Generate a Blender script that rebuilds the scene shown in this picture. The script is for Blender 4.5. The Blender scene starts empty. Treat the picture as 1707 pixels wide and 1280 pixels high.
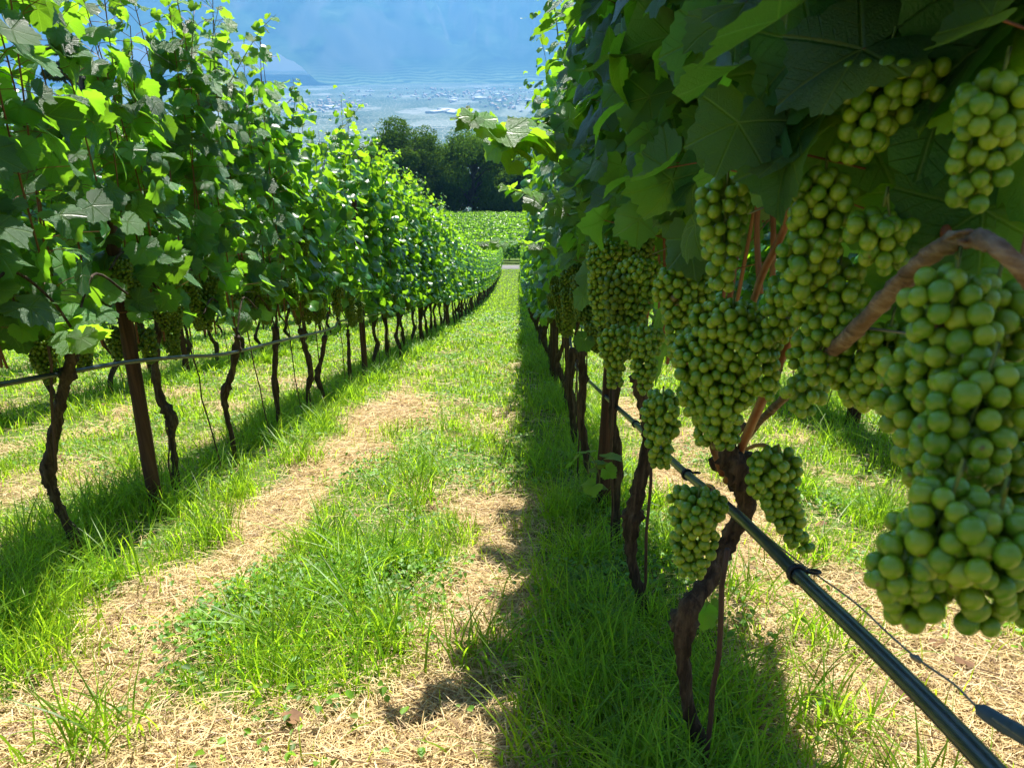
import bpy, bmesh, math, random
import numpy as np
from mathutils import Vector, Matrix

C = bpy.context.scene
COL = C.collection
R = math.radians

# ------------------------------------------------------------------ camera
PITCH, YAW, FPX = R(23.55), R(0.53), 1250.0
cam_d = bpy.data.cameras.new('camera')
cam = bpy.data.objects.new('camera', cam_d); COL.objects.link(cam)
cam.location = (0, 0, 1.0)
cam.rotation_euler = (R(90) - PITCH, 0, YAW)
cam_d.sensor_width = 36; cam_d.lens = 36 * FPX / 1707
cam_d.clip_start = 0.02; cam_d.clip_end = 60000
cam_d.dof.use_dof = True; cam_d.dof.focus_distance = 2.2; cam_d.dof.aperture_fstop = 15
C.camera = cam

# ------------------------------------------------------------------ world, sun, exposure
SUN_EL, SUN_AZ = R(56), R(10)          # azimuth measured from +Y towards +X
W = bpy.data.worlds.new("World"); C.world = W; W.use_nodes = True
nt = W.node_tree; bg = nt.nodes['Background']
sky = nt.nodes.new('ShaderNodeTexSky'); sky.sky_type = 'NISHITA'; sky.sun_disc = False
sky.sun_elevation = SUN_EL; sky.sun_rotation = SUN_AZ; sky.altitude = 400
nt.links.new(sky.outputs[0], bg.inputs[0]); bg.inputs[1].default_value = 0.05
sl = bpy.data.lights.new('sun', 'SUN'); sl.energy = 5.0; sl.angle = R(0.5); sl.color = (1, .955, .87)
so = bpy.data.objects.new('sun', sl); COL.objects.link(so)
sd = Vector((math.sin(SUN_AZ) * math.cos(SUN_EL), math.cos(SUN_AZ) * math.cos(SUN_EL), math.sin(SUN_EL)))
so.rotation_euler = sd.to_track_quat('Z', 'Y').to_euler(); so.location = (0, 0, 30)
C.view_settings.view_transform = 'Standard'; C.view_settings.look = 'None'
C.view_settings.exposure = 1.93; C.view_settings.gamma = 1
C.cycles.use_denoising = True
C.cycles.max_bounces = 7; C.cycles.diffuse_bounces = 2; C.cycles.glossy_bounces = 2
C.cycles.transmission_bounces = 4; C.cycles.transparent_max_bounces = 4; C.cycles.volume_bounces = 0
C.cycles.sample_clamp_indirect = 6
C.cycles.caustics_reflective = False; C.cycles.caustics_refractive = False

# ------------------------------------------------------------------ helpers
rng = np.random.default_rng(7)
def hsh(ix, iy, s):
    n = (ix.astype(np.int64) * 374761393 + iy.astype(np.int64) * 668265263 + s * 1442695041) & 0x7fffffff
    n = ((n ^ (n >> 13)) * 1274126177) & 0x7fffffff
    return ((n ^ (n >> 16)) & 0xffff) / 65535.0
def vnoise(x, y, s=0):
    x = np.asarray(x, float); y = np.asarray(y, float)
    ix = np.floor(x); iy = np.floor(y); fx = x - ix; fy = y - iy
    fx = fx * fx * (3 - 2 * fx); fy = fy * fy * (3 - 2 * fy)
    a, b = hsh(ix, iy, s), hsh(ix + 1, iy, s); c, d = hsh(ix, iy + 1, s), hsh(ix + 1, iy + 1, s)
    return a + (b - a) * fx + (c - a) * fy + (a - b - c + d) * fx * fy
def fbm(x, y, s=0, o=4):
    v = 0; a = .5; t = 0
    for k in range(o):
        v = v + a * vnoise(x * 2**k, y * 2**k, s + k * 17); t += a; a *= .5
    return v / t
def sstep(a, b, x):
    t = np.clip((np.asarray(x, float) - a) / (b - a), 0, 1); return t * t * (3 - 2 * t)

ROW0, PITCHROW = .366, 1.926            # row planes x = ROW0 + k * PITCHROW
T_END, T_ROAD = 63.0, 64.0
def gz(x, y):
    """terrain height"""
    x = np.asarray(x, float); y = np.asarray(y, float)
    n = -.2905 * y + 9.9e-6 * np.clip(y, 0, 64)**3
    z64 = -.2905 * 64 + 9.9e-6 * 64**3
    n = np.where(y > 64, z64 - .145 * (y - 64), n)
    z160 = z64 - .145 * 96
    n = np.where(y > 160, z160 - .32 * (y - 160), n)
    n = np.maximum(n, -250.0)
    bump = (fbm(x * 1.1 + 50, y * 1.1, 3, 3) - .5) * .07 * np.clip(1 - np.abs(y) / 60, 0, 1)
    # wheel tracks pressed into the aisle
    u = (x - ROW0) % PITCHROW - PITCHROW / 2
    tr = np.exp(-((np.abs(u) - .45) / .16)**2) * .025 * (np.abs(y) < 62)
    side = np.where((y > 160), (fbm(x / 300, y / 300, 9, 3) - .5) * 40 * sstep(160, 500, y) * (1 - sstep(700, 1100, y)), 0)
    return n + bump - tr + side

_cr = cam.rotation_euler.to_matrix()
CR, CU, CF = (np.array(_cr.col[0]), np.array(_cr.col[1]), -np.array(_cr.col[2]))
CP = np.array(cam.location)
def P(px, py, f):
    return CP + CR * ((px - 853.5) / FPX * f) + CU * ((640 - py) / FPX * f) + CF * f
def PYp(px, py, y):
    d = CR * ((px - 853.5) / FPX) + CU * ((640 - py) / FPX) + CF
    return CP + d * ((y - CP[1]) / d[1])
def PXp(px, py, x):
    d = CR * ((px - 853.5) / FPX) + CU * ((640 - py) / FPX) + CF
    return CP + d * ((x - CP[0]) / d[0])
def proj(p):
    q = np.asarray(p) - CP
    f = q @ CF
    return 853.5 + FPX * (q @ CR) / f, 640 - FPX * (q @ CU) / f, f

class MB:
    """collects verts / tris / quads plus a colour and a local-uv attribute, becomes ONE mesh"""
    def __init__(s): s.V = []; s.T = []; s.Q = []; s.C = []; s.U = []; s.n = 0
    def add(s, V, T=None, Q=None, col=None, uv=None):
        V = np.asarray(V, float).reshape(-1, 3); m = len(V)
        if T is not None and len(T): s.T.append(np.asarray(T).reshape(-1, 3) + s.n)
        if Q is not None and len(Q): s.Q.append(np.asarray(Q).reshape(-1, 4) + s.n)
        s.V.append(V)
        c = np.ones((m, 4)) * .5; c[:, 3] = 1
        if col is not None: c[:, :3] = col
        s.C.append(c)
        u = np.zeros((m, 3))
        if uv is not None: u[:] = uv
        s.U.append(u); s.n += m; return s
    def mesh(s, name, mat, off=(0, 0, 0), smooth=True):
        me = bpy.data.meshes.new(name)
        if s.n == 0: return me
        V = np.concatenate(s.V) - np.asarray(off, float)
        T = np.concatenate(s.T) if s.T else np.zeros((0, 3), int)
        Q = np.concatenate(s.Q) if s.Q else np.zeros((0, 4), int)
        me.vertices.add(len(V)); me.vertices.foreach_set('co', V.astype(np.float32).ravel())
        L = np.concatenate([T.ravel(), Q.ravel()]).astype(np.int32)
        me.loops.add(len(L)); me.loops.foreach_set('vertex_index', L)
        st = np.concatenate([np.arange(len(T)) * 3, len(T) * 3 + np.arange(len(Q)) * 4]).astype(np.int32)
        me.polygons.add(len(st)); me.polygons.foreach_set('loop_start', st)
        me.polygons.foreach_set('loop_total', np.concatenate([np.full(len(T), 3), np.full(len(Q), 4)]).astype(np.int32))
        if smooth: me.polygons.foreach_set('use_smooth', np.ones(len(st), bool))
        a = me.attributes.new('Col', 'FLOAT_COLOR', 'POINT'); a.data.foreach_set('color', np.concatenate(s.C).astype(np.float32).ravel())
        a = me.attributes.new('luv', 'FLOAT_VECTOR', 'POINT'); a.data.foreach_set('vector', np.concatenate(s.U).astype(np.float32).ravel())
        me.update(calc_edges=True)
        if mat: me.materials.append(mat)
        return me

def link(name, me, parent=None, loc=(0, 0, 0), rz=0, sc=1):
    o = bpy.data.objects.new(name, me); COL.objects.link(o)
    o.location = loc; o.rotation_euler = (0, 0, rz)
    if sc != 1: o.scale = (sc, sc, sc)
    if parent: o.parent = parent
    return o
def tag(o, label=None, cat=None, group=None, kind=None):
    if label: o['label'] = label
    if cat: o['category'] = cat
    if group: o['group'] = group
    if kind: o['kind'] = kind
    return o

def tube(mb, pts, rad, sides=8, jit=0, col=None, cap=True, seed=0, squash=None):
    pts = np.asarray(pts, float); n = len(pts); rad = np.broadcast_to(np.asarray(rad, float), (n,))
    tan = np.gradient(pts, axis=0); tan /= np.linalg.norm(tan, axis=1)[:, None] + 1e-9
    ref = np.array([1., 0, 0]) if abs(tan[0][0]) < .8 else np.array([0, 1., 0])
    ns = []
    a = ref - tan[0] * (ref @ tan[0]); a /= np.linalg.norm(a)
    for i in range(n):
        a = a - tan[i] * (a @ tan[i]); a /= np.linalg.norm(a) + 1e-9; ns.append(a)
    ns = np.array(ns); bs = np.cross(tan, ns)
    th = np.arange(sides) / sides * 2 * math.pi
    rr = rad[:, None] * np.ones(sides)
    if jit:
        g = np.random.default_rng(seed + 5)
        ridge = 1 + jit * .55 * g.standard_normal(sides)[None, :]
        rr = rr * ridge * (1 + jit * g.standard_normal((n, sides)))
    V = pts[:, None, :] + (np.cos(th)[None, :, None] * ns[:, None, :] + np.sin(th)[None, :, None] * bs[:, None, :]) * rr[:, :, None]
    i = np.arange(n - 1)[:, None] * sides; j = np.arange(sides)[None, :]; k = (j + 1) % sides
    Q = np.stack([i + j, i + k, i + sides + k, i + sides + j], -1).reshape(-1, 4)
    V = V.reshape(-1, 3); T = []
    if cap:
        V = np.vstack([V, pts[0], pts[-1]]); c0 = n * sides
        for q in range(sides):
            T.append((q, c0, (q + 1) % sides)); T.append(((n - 1) * sides + q, (n - 1) * sides + (q + 1) % sides, c0 + 1))
    mb.add(V, T, Q, col)
def spline(pts, per=6):
    """catmull-rom resample of rows of any width"""
    p = np.asarray(pts, float); p = np.vstack([2 * p[0] - p[1], p, 2 * p[-1] - p[-2]]); out = []
    for i in range(1, len(p) - 2):
        for t in np.arange(per) / per:
            out.append(.5 * ((2 * p[i]) + (p[i+1] - p[i-1]) * t + (2*p[i-1] - 5*p[i] + 4*p[i+1] - p[i+2]) * t*t + (3*p[i] - p[i-1] - 3*p[i+1] + p[i+2]) * t**3))
    out.append(p[-2]); return np.array(out)

# ------------------------------------------------------------------ materials
def newmat(name):
    m = bpy.data.materials.new(name); m.use_nodes = True; t = m.node_tree
    for n in list(t.nodes): t.nodes.remove(n)
    out = t.nodes.new('ShaderNodeOutputMaterial'); return m, t, out
class N:
    def __init__(s, t): s.t = t
    def n(s, typ, **k):
        o = s.t.nodes.new('ShaderNode' + typ)
        for a, b in k.items(): setattr(o, a, b)
        return o
    def l(s, a, b): s.t.links.new(a, b)
    def math(s, op, a, b=None, c=None):
        m = s.n('Math', operation=op)
        for i, v in enumerate((a, b, c)):
            if v is None: continue
            if hasattr(v, 'links') or hasattr(v, 'is_linked'): s.l(v, m.inputs[i])
            else: m.inputs[i].default_value = v
        return m.outputs[0]
    def mix(s, f, a, b, mode='MIX'):
        m = s.n('Mix', data_type='RGBA', blend_type=mode)
        for i, v in ((0, f), (6, a), (7, b)):
            if hasattr(v, 'is_linked'): s.l(v, m.inputs[i])
            else: m.inputs[i].default_value = v if i == 0 else (*v, 1)
        return m.outputs[2]
    def noise(s, scale, detail=3, rough=.55, vec=None, dist=0):
        o = s.n('TexNoise'); o.inputs['Scale'].default_value = scale; o.inputs['Detail'].default_value = detail
        o.inputs['Roughness'].default_value = rough; o.inputs['Distortion'].default_value = dist
        if vec is not None: s.l(vec, o.inputs['Vector'])
        return o.outputs[0]
    def ramp(s, f, stops):
        o = s.n('ValToRGB'); e = o.color_ramp.elements
        while len(e) < len(stops): e.new(.5)
        for i, (p, c) in enumerate(stops): e[i].position = p; e[i].color = (*c, 1) if len(c) == 3 else c
        s.l(f, o.inputs[0]); return o.outputs[0]
    def bump(s, h, st=.3, d=.01):
        b = s.n('Bump'); b.inputs['Strength'].default_value = st; b.inputs['Distance'].default_value = d
        s.l(h, b.inputs['Height']); return b.outputs[0]
    def pos(s): return s.n('NewGeometry').outputs['Position']
    def obj(s): return s.n('TexCoord').outputs['Object']
    def attr(s, name='Col'): return s.n('Attribute', attribute_name=name)

def foliage_mat(name, top, under, trans, rough=.42, tf=.42, veins=False, spec=.5, var=True):
    m, t, out = newmat(name); g = N(t)
    col = g.attr('Col')                              # r: brightness, g: youth (yellow-green), b: spare
    sp = g.n('SeparateColor'); g.l(col.outputs['Color'], sp.inputs[0])
    geo = g.n('NewGeometry')
    c = g.mix(geo.outputs['Backfacing'], top, under)
    c = g.mix(sp.outputs[1], c, tuple(min(1, a) for a in (top[0] * 3.6, top[1] * 2.1, top[2] * 1.1)))
    tc = g.mix(sp.outputs[1], trans, (trans[0] * 1.5, trans[1] * 1.15, trans[2] * 1.2))
    br = g.math('MULTIPLY_ADD', sp.outputs[0], .9, .55)
    comb = g.n('CombineColor'); [g.l(br, comb.inputs[i]) for i in range(3)]
    c = g.mix(1.0, c, comb.outputs[0], 'MULTIPLY'); tc = g.mix(1.0, tc, comb.outputs[0], 'MULTIPLY')
    p = g.n('BsdfPrincipled'); p.inputs['Roughness'].default_value = rough; p.inputs['Specular IOR Level'].default_value = spec
    tr = g.n('BsdfTranslucent')
    if veins:
        uv = g.attr('luv'); sx = g.n('SeparateXYZ'); g.l(uv.outputs['Vector'], sx.inputs[0])
        x, y = sx.outputs[0], sx.outputs[1]
        best = None
        for ang, w in ((0, .011), (47, .009), (-47, .009), (105, .007), (-105, .007)):
            ca, sa = math.cos(R(ang)), math.sin(R(ang))
            along = g.math('ADD', g.math('MULTIPLY', y, ca), g.math('MULTIPLY', x, sa))
            perp = g.math('ABSOLUTE', g.math('SUBTRACT', g.math('MULTIPLY', x, ca), g.math('MULTIPLY', y, sa)))
            # side veins: lines leaving the main vein at an angle
            sv = g.math('ABSOLUTE', g.math('SINE', g.math('MULTIPLY', g.math('SUBTRACT', along, g.math('MULTIPLY', perp, .8)), 34)))
            sv = g.math('MULTIPLY_ADD', sv, .11, .002)
            wedge = g.math('MULTIPLY', g.math('SUBTRACT', perp, g.math('MULTIPLY', along, .42)), 10)
            sv = g.math('ADD', sv, g.math('MAXIMUM', wedge, 0))
            d = g.math('MINIMUM', perp, sv)
            d = g.math('ADD', d, g.math('MULTIPLY', g.math('LESS_THAN', along, 0), 5))
            best = d if best is None else g.math('MINIMUM', best, d)
        v = g.n('MapRange'); g.l(best, v.inputs[0]); v.inputs[1].default_value = .004; v.inputs[2].default_value = .02
        v.inputs[3].default_value = 1; v.inputs[4].default_value = 0
        vm = g.math('MULTIPLY', v.outputs[0], .5)
        c = g.mix(vm, c, (.16, .26, .06)); tc = g.mix(g.math('MULTIPLY', vm, .6), tc, (trans[0] * 1.4, trans[1] * 1.2, trans[2] * 2))
        nz = g.noise(60, 3, .6, uv.outputs['Vector'])
        h = g.math('ADD', g.math('MULTIPLY', nz, .35), g.math('MULTIPLY', v.outputs[0], -.5))
        b = g.bump(h, 1.0, .009); g.l(b, p.inputs['Normal'])
        bl = g.noise(3.5, 3, .6, g.obj())
        p.inputs['Roughness'].default_value = rough
        c = g.mix(g.math('MULTIPLY', g.math('GREATER_THAN', g.noise(9, 2, .5, g.obj()), .68), .45), c, (.10, .13, .04))
    elif var:
        nz = g.noise(2.2, 3, .6, g.pos())
        c = g.mix(g.math('MULTIPLY', nz, .5), c, tuple(a * .6 for a in top))
    g.l(c, p.inputs['Base Color']); g.l(tc, tr.inputs[0])
    mx = g.n('MixShader'); mx.inputs[0].default_value = tf; g.l(p.outputs[0], mx.inputs[1]); g.l(tr.outputs[0], mx.inputs[2])
    g.l(mx.outputs[0], out.inputs[0]); return m

M_LEAF = foliage_mat('vine_leaf_near', (.023, .11, .022), (.085, .17, .05), (.27, .60, .02), .32, .42, True, .65)
M_LEAF_FAR = foliage_mat('vine_leaf', (.024, .115, .022), (.085, .17, .05), (.30, .62, .015), .34, .42, False, .55)
M_GRASS = foliage_mat('grass_blades', (.10, .225, .012), (.10, .225, .014), (.38, .66, .02), .45, .5, False, .35, False)
M_WEED = foliage_mat('weed_leaves', (.065, .18, .016), (.08, .19, .022), (.27, .55, .025), .5, .4, False, .4, False)
M_TREE = foliage_mat('tree_leaves', (.045, .10, .010), (.045, .095, .010), (.10, .21, .012), .95, .3, False, .0)
M_PINE = foliage_mat('pine_needles', (.035, .06, .022), (.04, .065, .024), (.05, .09, .02), .6, .15, False, .2)

def simple(name, cols, scale=20, rough=.8, bump=.4, bd=.004, stretch=(1, 1, 1), detail=5, spec=.3, metal=0):
    m, t, out = newmat(name); g = N(t)
    mp = g.n('Mapping'); g.l(g.obj(), mp.inputs[0]); mp.inputs['Scale'].default_value = stretch
    nz = g.noise(scale, detail, .65, mp.outputs[0], .3)
    c = g.ramp(nz, [(.3 + .4 * i / (len(cols) - 1), k) for i, k in enumerate(cols)])
    p = g.n('BsdfPrincipled'); p.inputs['Roughness'].default_value = rough; p.inputs['Specular IOR Level'].default_value = spec
    p.inputs['Metallic'].default_value = metal
    g.l(c, p.inputs['Base Color']); g.l(g.bump(nz, bump, bd), p.inputs['Normal'])
    g.l(p.outputs[0], out.inputs[0]); return m
M_BARK = simple('vine_bark', [(.012, .008, .005), (.05, .034, .022), (.13, .095, .062)], 70, .92, 1.0, .012, (1, 1, .13))
M_CANE = simple('old_cane', [(.05, .03, .018), (.17, .11, .07), (.30, .23, .16)], 130, .85, .9, .005, (.35, .35, 1))
M_SHOOT = simple('red_shoot', [(.10, .032, .016), (.20, .075, .034), (.24, .12, .05)], 25, .5, .2, .001, (1, 1, .3), spec=.4)
M_GREENSHOOT = simple('green_shoot', [(.12, .09, .03), (.13, .18, .04), (.16, .24, .05)], 8, .5, .15, .001)
M_POST = simple('post_wood', [(.018, .009, .006), (.055, .026, .016), (.11, .055, .035)], 40, .85, .8, .004, (1, 1, .05))
M_STAKE = simple('stake', [(.03, .018, .014), (.07, .04, .03), (.10, .06, .045)], 30, .7, .4, .001, (1, 1, .2))
M_HOSE = simple('hose', [(.010, .016, .021), (.016, .025, .031), (.045, .05, .048)], 38, .3, .12, .001, spec=.6)
M_WIRE = simple('wire', [(.12, .12, .12), (.2, .2, .2), (.3, .29, .27)], 30, .45, .1, .0005, metal=.7)
M_SLEEVE = simple('sleeve', [(.03, .05, .07), (.05, .08, .11), (.07, .10, .13)], 40, .5, .3, .001)
M_BLACK = simple('black_plastic', [(.006, .007, .008), (.012, .013, .014), (.02, .02, .02)], 30, .45, .1, .0005)
M_TRUNK = simple('tree_trunk', [(.03, .022, .016), (.08, .06, .045), (.12, .10, .08)], 4, .9, .6, .03, (1, 1, .2))
M_ROAD = simple('asphalt', [(.10, .095, .09), (.13, .125, .12), (.16, .155, .15)], 3, .9, .2, .01)

def berry_mat():
    m, t, out = newmat('grape_skin'); g = N(t)
    col = g.attr('Col'); sp = g.n('SeparateColor'); g.l(col.outputs['Color'], sp.inputs[0])
    c = g.mix(sp.outputs[0], (.095, .215, .009), (.215, .31, .013))
    nz = g.noise(45, 3, .6, g.obj()); fine = g.noise(600, 2, .5, g.obj())
    c = g.mix(g.math('MULTIPLY', sp.outputs[2], 1.0), c, (.11, .055, .03))            # blemished berries
    bloom = g.math('MULTIPLY', g.math('SUBTRACT', nz, .5), .7)
    c2 = g.mix(bloom, c, (.19, .30, .09))
    c2 = g.mix(g.math('MULTIPLY', g.math('GREATER_THAN', fine, .72), .2), c2, (.18, .2, .03))
    p = g.n('BsdfPrincipled'); g.l(c2, p.inputs['Base Color'])
    p.inputs['Roughness'].default_value = .34; p.inputs['Specular IOR Level'].default_value = .5
    p.inputs['Subsurface Weight'].default_value = .95; p.inputs['Subsurface Radius'].default_value = (.9, 1.0, .25)
    p.inputs['Subsurface Scale'].default_value = .010
    p.subsurface_method = 'BURLEY' if False else p.subsurface_method
    g.l(p.outputs[0], out.inputs[0]); return m
M_BERRY = berry_mat()
def berry_far():
    m, t, out = newmat('grape_skin_far'); g = N(t)
    col = g.attr('Col'); sp = g.n('SeparateColor'); g.l(col.outputs['Color'], sp.inputs[0])
    c = g.mix(sp.outputs[0], (.09, .185, .007), (.19, .26, .010))
    p = g.n('BsdfPrincipled'); g.l(c, p.inputs['Base Color']); p.inputs['Roughness'].default_value = .4
    tr = g.n('BsdfTranslucent'); g.l(c, tr.inputs[0])
    mx = g.n('MixShader'); mx.inputs[0].default_value = .3; g.l(p.outputs[0], mx.inputs[1]); g.l(tr.outputs[0], mx.inputs[2])
    g.l(mx.outputs[0], out.inputs[0]); return m
M_BERRY2 = berry_far()

def straw_mat():
    m, t, out = newmat('straw'); g = N(t)
    col = g.attr('Col'); p = g.n('BsdfPrincipled'); p.inputs['Roughness'].default_value = .55
    g.l(col.outputs['Color'], p.inputs['Base Color'])
    tr = g.n('BsdfTranslucent'); g.l(col.outputs['Color'], tr.inputs[0])
    mx = g.n('MixShader'); mx.inputs[0].default_value = .3; g.l(p.outputs[0], mx.inputs[1]); g.l(tr.outputs[0], mx.inputs[2])
    g.l(mx.outputs[0], out.inputs[0]); return m
M_STRAW = straw_mat()

def ground_mat():
    m, t, out = newmat('ground'); g = N(t)
    col = g.attr('Col'); sp = g.n('SeparateColor'); g.l(col.outputs['Color'], sp.inputs[0])   # r: straw amount, g: valley zone
    pos = g.pos()
    n1 = g.noise(9, 5, .7, pos); n2 = g.noise(70, 4, .7, pos)
    strawc = g.ramp(n2, [(.3, (.10, .06, .03)), (.5, (.27, .19, .08)), (.7, (.46, .34, .15))])
    soil = g.ramp(n2, [(.3, (.035, .045, .012)), (.55, (.07, .12, .022)), (.75, (.12, .16, .04))])
    f = g.math('ADD', sp.outputs[0], g.math('MULTIPLY', g.math('SUBTRACT', n1, .5), .9))
    f = g.n('MapRange'); 
    g.l(g.math('ADD', sp.outputs[0], g.math('MULTIPLY', g.math('SUBTRACT', n1, .5), .8)), f.inputs[0])
    f.inputs[1].default_value = .25; f.inputs[2].default_value = .7
    near = g.mix(f.outputs[0], soil, strawc)
    # valley floor: patchwork of orchard and vineyard plots, pale nets and roofs, trees along the river
    mp = g.n('Mapping'); g.l(pos, mp.inputs[0]); mp.inputs['Scale'].default_value = (1 / 130, 1 / 420, 0); mp.inputs['Rotation'].default_value = (0, 0, .35)
    vo = g.n('TexVoronoi', voronoi_dimensions='2D', distance='CHEBYCHEV'); g.l(mp.outputs[0], vo.inputs['Vector']); vo.inputs['Scale'].default_value = 1
    vs = g.n('SeparateColor'); g.l(vo.outputs['Color'], vs.inputs[0])
    plots = g.ramp(vs.outputs[0], [(.0, (.035, .075, .03)), (.25, (.03, .06, .04)), (.45, (.09, .12, .08)), (.6, (.04, .075, .045)), (.75, (.12, .15, .11)), (.95, (.19, .21, .19))])
    mp2 = g.n('Mapping'); g.l(pos, mp2.inputs[0]); mp2.inputs['Scale'].default_value = (1 / 900, 1 / 260, 0); mp2.inputs['Rotation'].default_value = (0, 0, -.12)
    n3 = g.noise(1, 5, .7, mp2.outputs[0])
    woods = g.n('MapRange'); g.l(n3, woods.inputs[0]); woods.inputs[1].default_value = .54; woods.inputs[2].default_value = .57
    plots = g.mix(woods.outputs[0], plots, (.02, .045, .018))
    vd = g.n('TexVoronoi', voronoi_dimensions='2D', feature='DISTANCE_TO_EDGE'); g.l(mp.outputs[0], vd.inputs['Vector'])
    ln = g.math('LESS_THAN', vd.outputs['Distance'], .035)
    plots = g.mix(g.math('MULTIPLY', ln, .8), plots, (.32, .33, .30))
    c = g.mix(sp.outputs[1], near, plots)
    p = g.n('BsdfPrincipled'); p.inputs['Roughness'].default_value = .95; p.inputs['Specular IOR Level'].default_value = .1
    g.l(c, p.inputs['Base Color']); g.l(g.bump(n2, .5, .01), p.inputs['Normal'])
    g.l(p.outputs[0], out.inputs[0]); return m
def mountain_mat():
    m, t, out = newmat('mountain'); g = N(t)
    pos = g.pos(); sx = g.n('SeparateXYZ'); g.l(pos, sx.inputs[0])
    mp = g.n('Mapping'); g.l(pos, mp.inputs[0]); mp.inputs['Scale'].default_value = (1 / 520, 1 / 900, 1 / 300)
    n1 = g.noise(1, 7, .65, mp.outputs[0], .6)
    forest = g.ramp(n1, [(.38, (.004, .010, .004)), (.47, (.02, .045, .014)), (.54, (.04, .075, .03)), (.66, (.085, .125, .06))])
    wv = g.n('TexWave'); wv.inputs['Scale'].default_value = .012; wv.inputs['Distortion'].default_value = 9; wv.inputs['Detail'].default_value = 3
    wv.inputs['Detail Scale'].default_value = .3; wv.bands_direction = 'Z'; g.l(pos, wv.inputs['Vector'])
    terr = g.ramp(wv.outputs[0], [(.35, (.03, .06, .03)), (.6, (.16, .22, .10))])
    low = g.n('MapRange'); g.l(g.math('ADD', sx.outputs[2], g.math('MULTIPLY', n1, 260)), low.inputs[0])
    low.inputs[1].default_value = 80; low.inputs[2].default_value = -60; low.inputs[3].default_value = 0; low.inputs[4].default_value = 1
    c = g.mix(g.math('MULTIPLY', low.outputs[0], .8), forest, terr)
    # limestone cliffs where it is steep
    geo = g.n('NewGeometry'); ns = g.n('SeparateXYZ'); g.l(geo.outputs['Normal'], ns.inputs[0])
    cl = g.n('MapRange'); g.l(ns.outputs[2], cl.inputs[0]); cl.inputs[1].default_value = .78; cl.inputs[2].default_value = .6
    c = g.mix(cl.outputs[0], c, (.12, .12, .09))
    p = g.n('BsdfPrincipled'); p.inputs['Roughness'].default_value = 1; p.inputs['Specular IOR Level'].default_value = 0
    g.l(c, p.inputs['Base Color']); g.l(p.outputs[0], out.inputs[0]); return m

# ------------------------------------------------------------------ straw / grass masks
def straw_mask(x, y):
    x = np.asarray(x, float); y = np.asarray(y, float)
    u = (x - ROW0) % PITCHROW - PITCHROW / 2; k = np.floor((x - ROW0) / PITCHROW)
    tr = np.exp(-((np.abs(u) - .45) / .17)**2)
    tr = tr * np.where(u > 0, 1 - .95 * sstep(1.9, 3.2, y), 1 - .85 * sstep(4.0, 8, y))
    a = tr * (.5 + .9 * (fbm(x * 1.3, y * .9, 21, 3) - .3))
    a = a + 2.4 * (fbm(x * 2.6 + 9, y * 2.1, 33, 4) - .52)
    # the right-hand aisle starts with a broad straw patch, and one lies at the camera's feet
    a = a + np.where(k >= 0, .75 * np.exp(-((x - .98) / .42)**2) * (1 - sstep(2.0, 3.6, y)), 0)
    a = a + .9 * np.exp(-((x + .45) / .55)**2) * (1 - sstep(1.0, 1.5, y))
    a = a + (.95 * np.exp(-((x + 1.04) / .21)**2) + .25 * np.exp(-((x + .1) / .18)**2)) * (1 - .5 * sstep(3.6, 5.5, y) - .5 * sstep(6, 14, y)) * (.1 + 1.5 * fbm(x * 3.2, y * 2.2, 8, 3))
    a = a + np.where(k >= 0, .8 * np.exp(-((x - 1.1) / .5)**2) * (1 - sstep(1.6, 2.4, y)), 0)
    a = a + .5 * np.exp(-((x + 2.35) / .3)**2) * np.exp(-((y - 3.0) / .8)**2)
    a = a - .35 * sstep(4.5, 12, y)
    d = np.abs((x - ROW0 + PITCHROW / 2) % PITCHROW - PITCHROW / 2)      # distance to the nearest row
    a = a - np.where((x > -.3) & (x < 1), .75, 1.1) * np.exp(-(d / .22)**2)
    return np.clip(a, 0, 1)

# ------------------------------------------------------------------ ground sheet
def ground():
    def lin(a, b, n): return np.linspace(a, b, n, endpoint=False)
    xs = np.concatenate([-np.geomspace(16000, 12, 34, endpoint=False), lin(-12, -3.2, 30), lin(-3.2, 2.6, 110), lin(2.6, 12, 30), np.geomspace(12, 16000, 34)])
    ys = np.concatenate([lin(-60, -3, 12), lin(-3, 0, 15), lin(0, 9, 150), lin(9, 64, 130), lin(64, 170, 30), np.geomspace(170, 1200, 24, endpoint=False), np.geomspace(1200, 16000, 40)])
    X, Y = np.meshgrid(xs, ys); Z = gz(X, Y)
    nx, ny = len(xs), len(ys)
    V = np.stack([X, Y, Z], -1).reshape(-1, 3)
    i = np.arange(ny - 1)[:, None] * nx; j = np.arange(nx - 1)[None, :]
    Q = np.stack([i + j, i + j + 1, i + nx + j + 1, i + nx + j], -1).reshape(-1, 4)
    s = straw_mask(V[:, 0], V[:, 1]) * (V[:, 1] < 63); v = sstep(250, 900, V[:, 1])
    mb = MB(); mb.add(V, None, Q, np.stack([s, v, v * 0], -1))
    o = link('ground', mb.mesh('ground', ground_mat()))
    tag(o, 'green and straw-covered slope falling to the valley floor', 'ground', kind='structure')
ground()

def road():
    xs = np.linspace(-60, 60, 60); mb = MB(); ys = np.array([64.2, 64.5, 67.0, 67.3])
    X, Y = np.meshgrid(xs, ys); Z = gz(X, Y) + np.array([-.1, .05, .05, -.1])[:, None]
    V = np.stack([X, Y + X * .03, Z], -1).reshape(-1, 3); n = 60
    i = np.arange(3)[:, None] * n; j = np.arange(n - 1)[None, :]
    mb.add(V, None, np.stack([i + j, i + j + 1, i + n + j + 1, i + n + j], -1).reshape(-1, 4))
    tag(link('road', mb.mesh('road', M_ROAD)), 'narrow pale asphalt lane crossing at the end of the grass path', 'road', kind='structure')
road()

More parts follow.
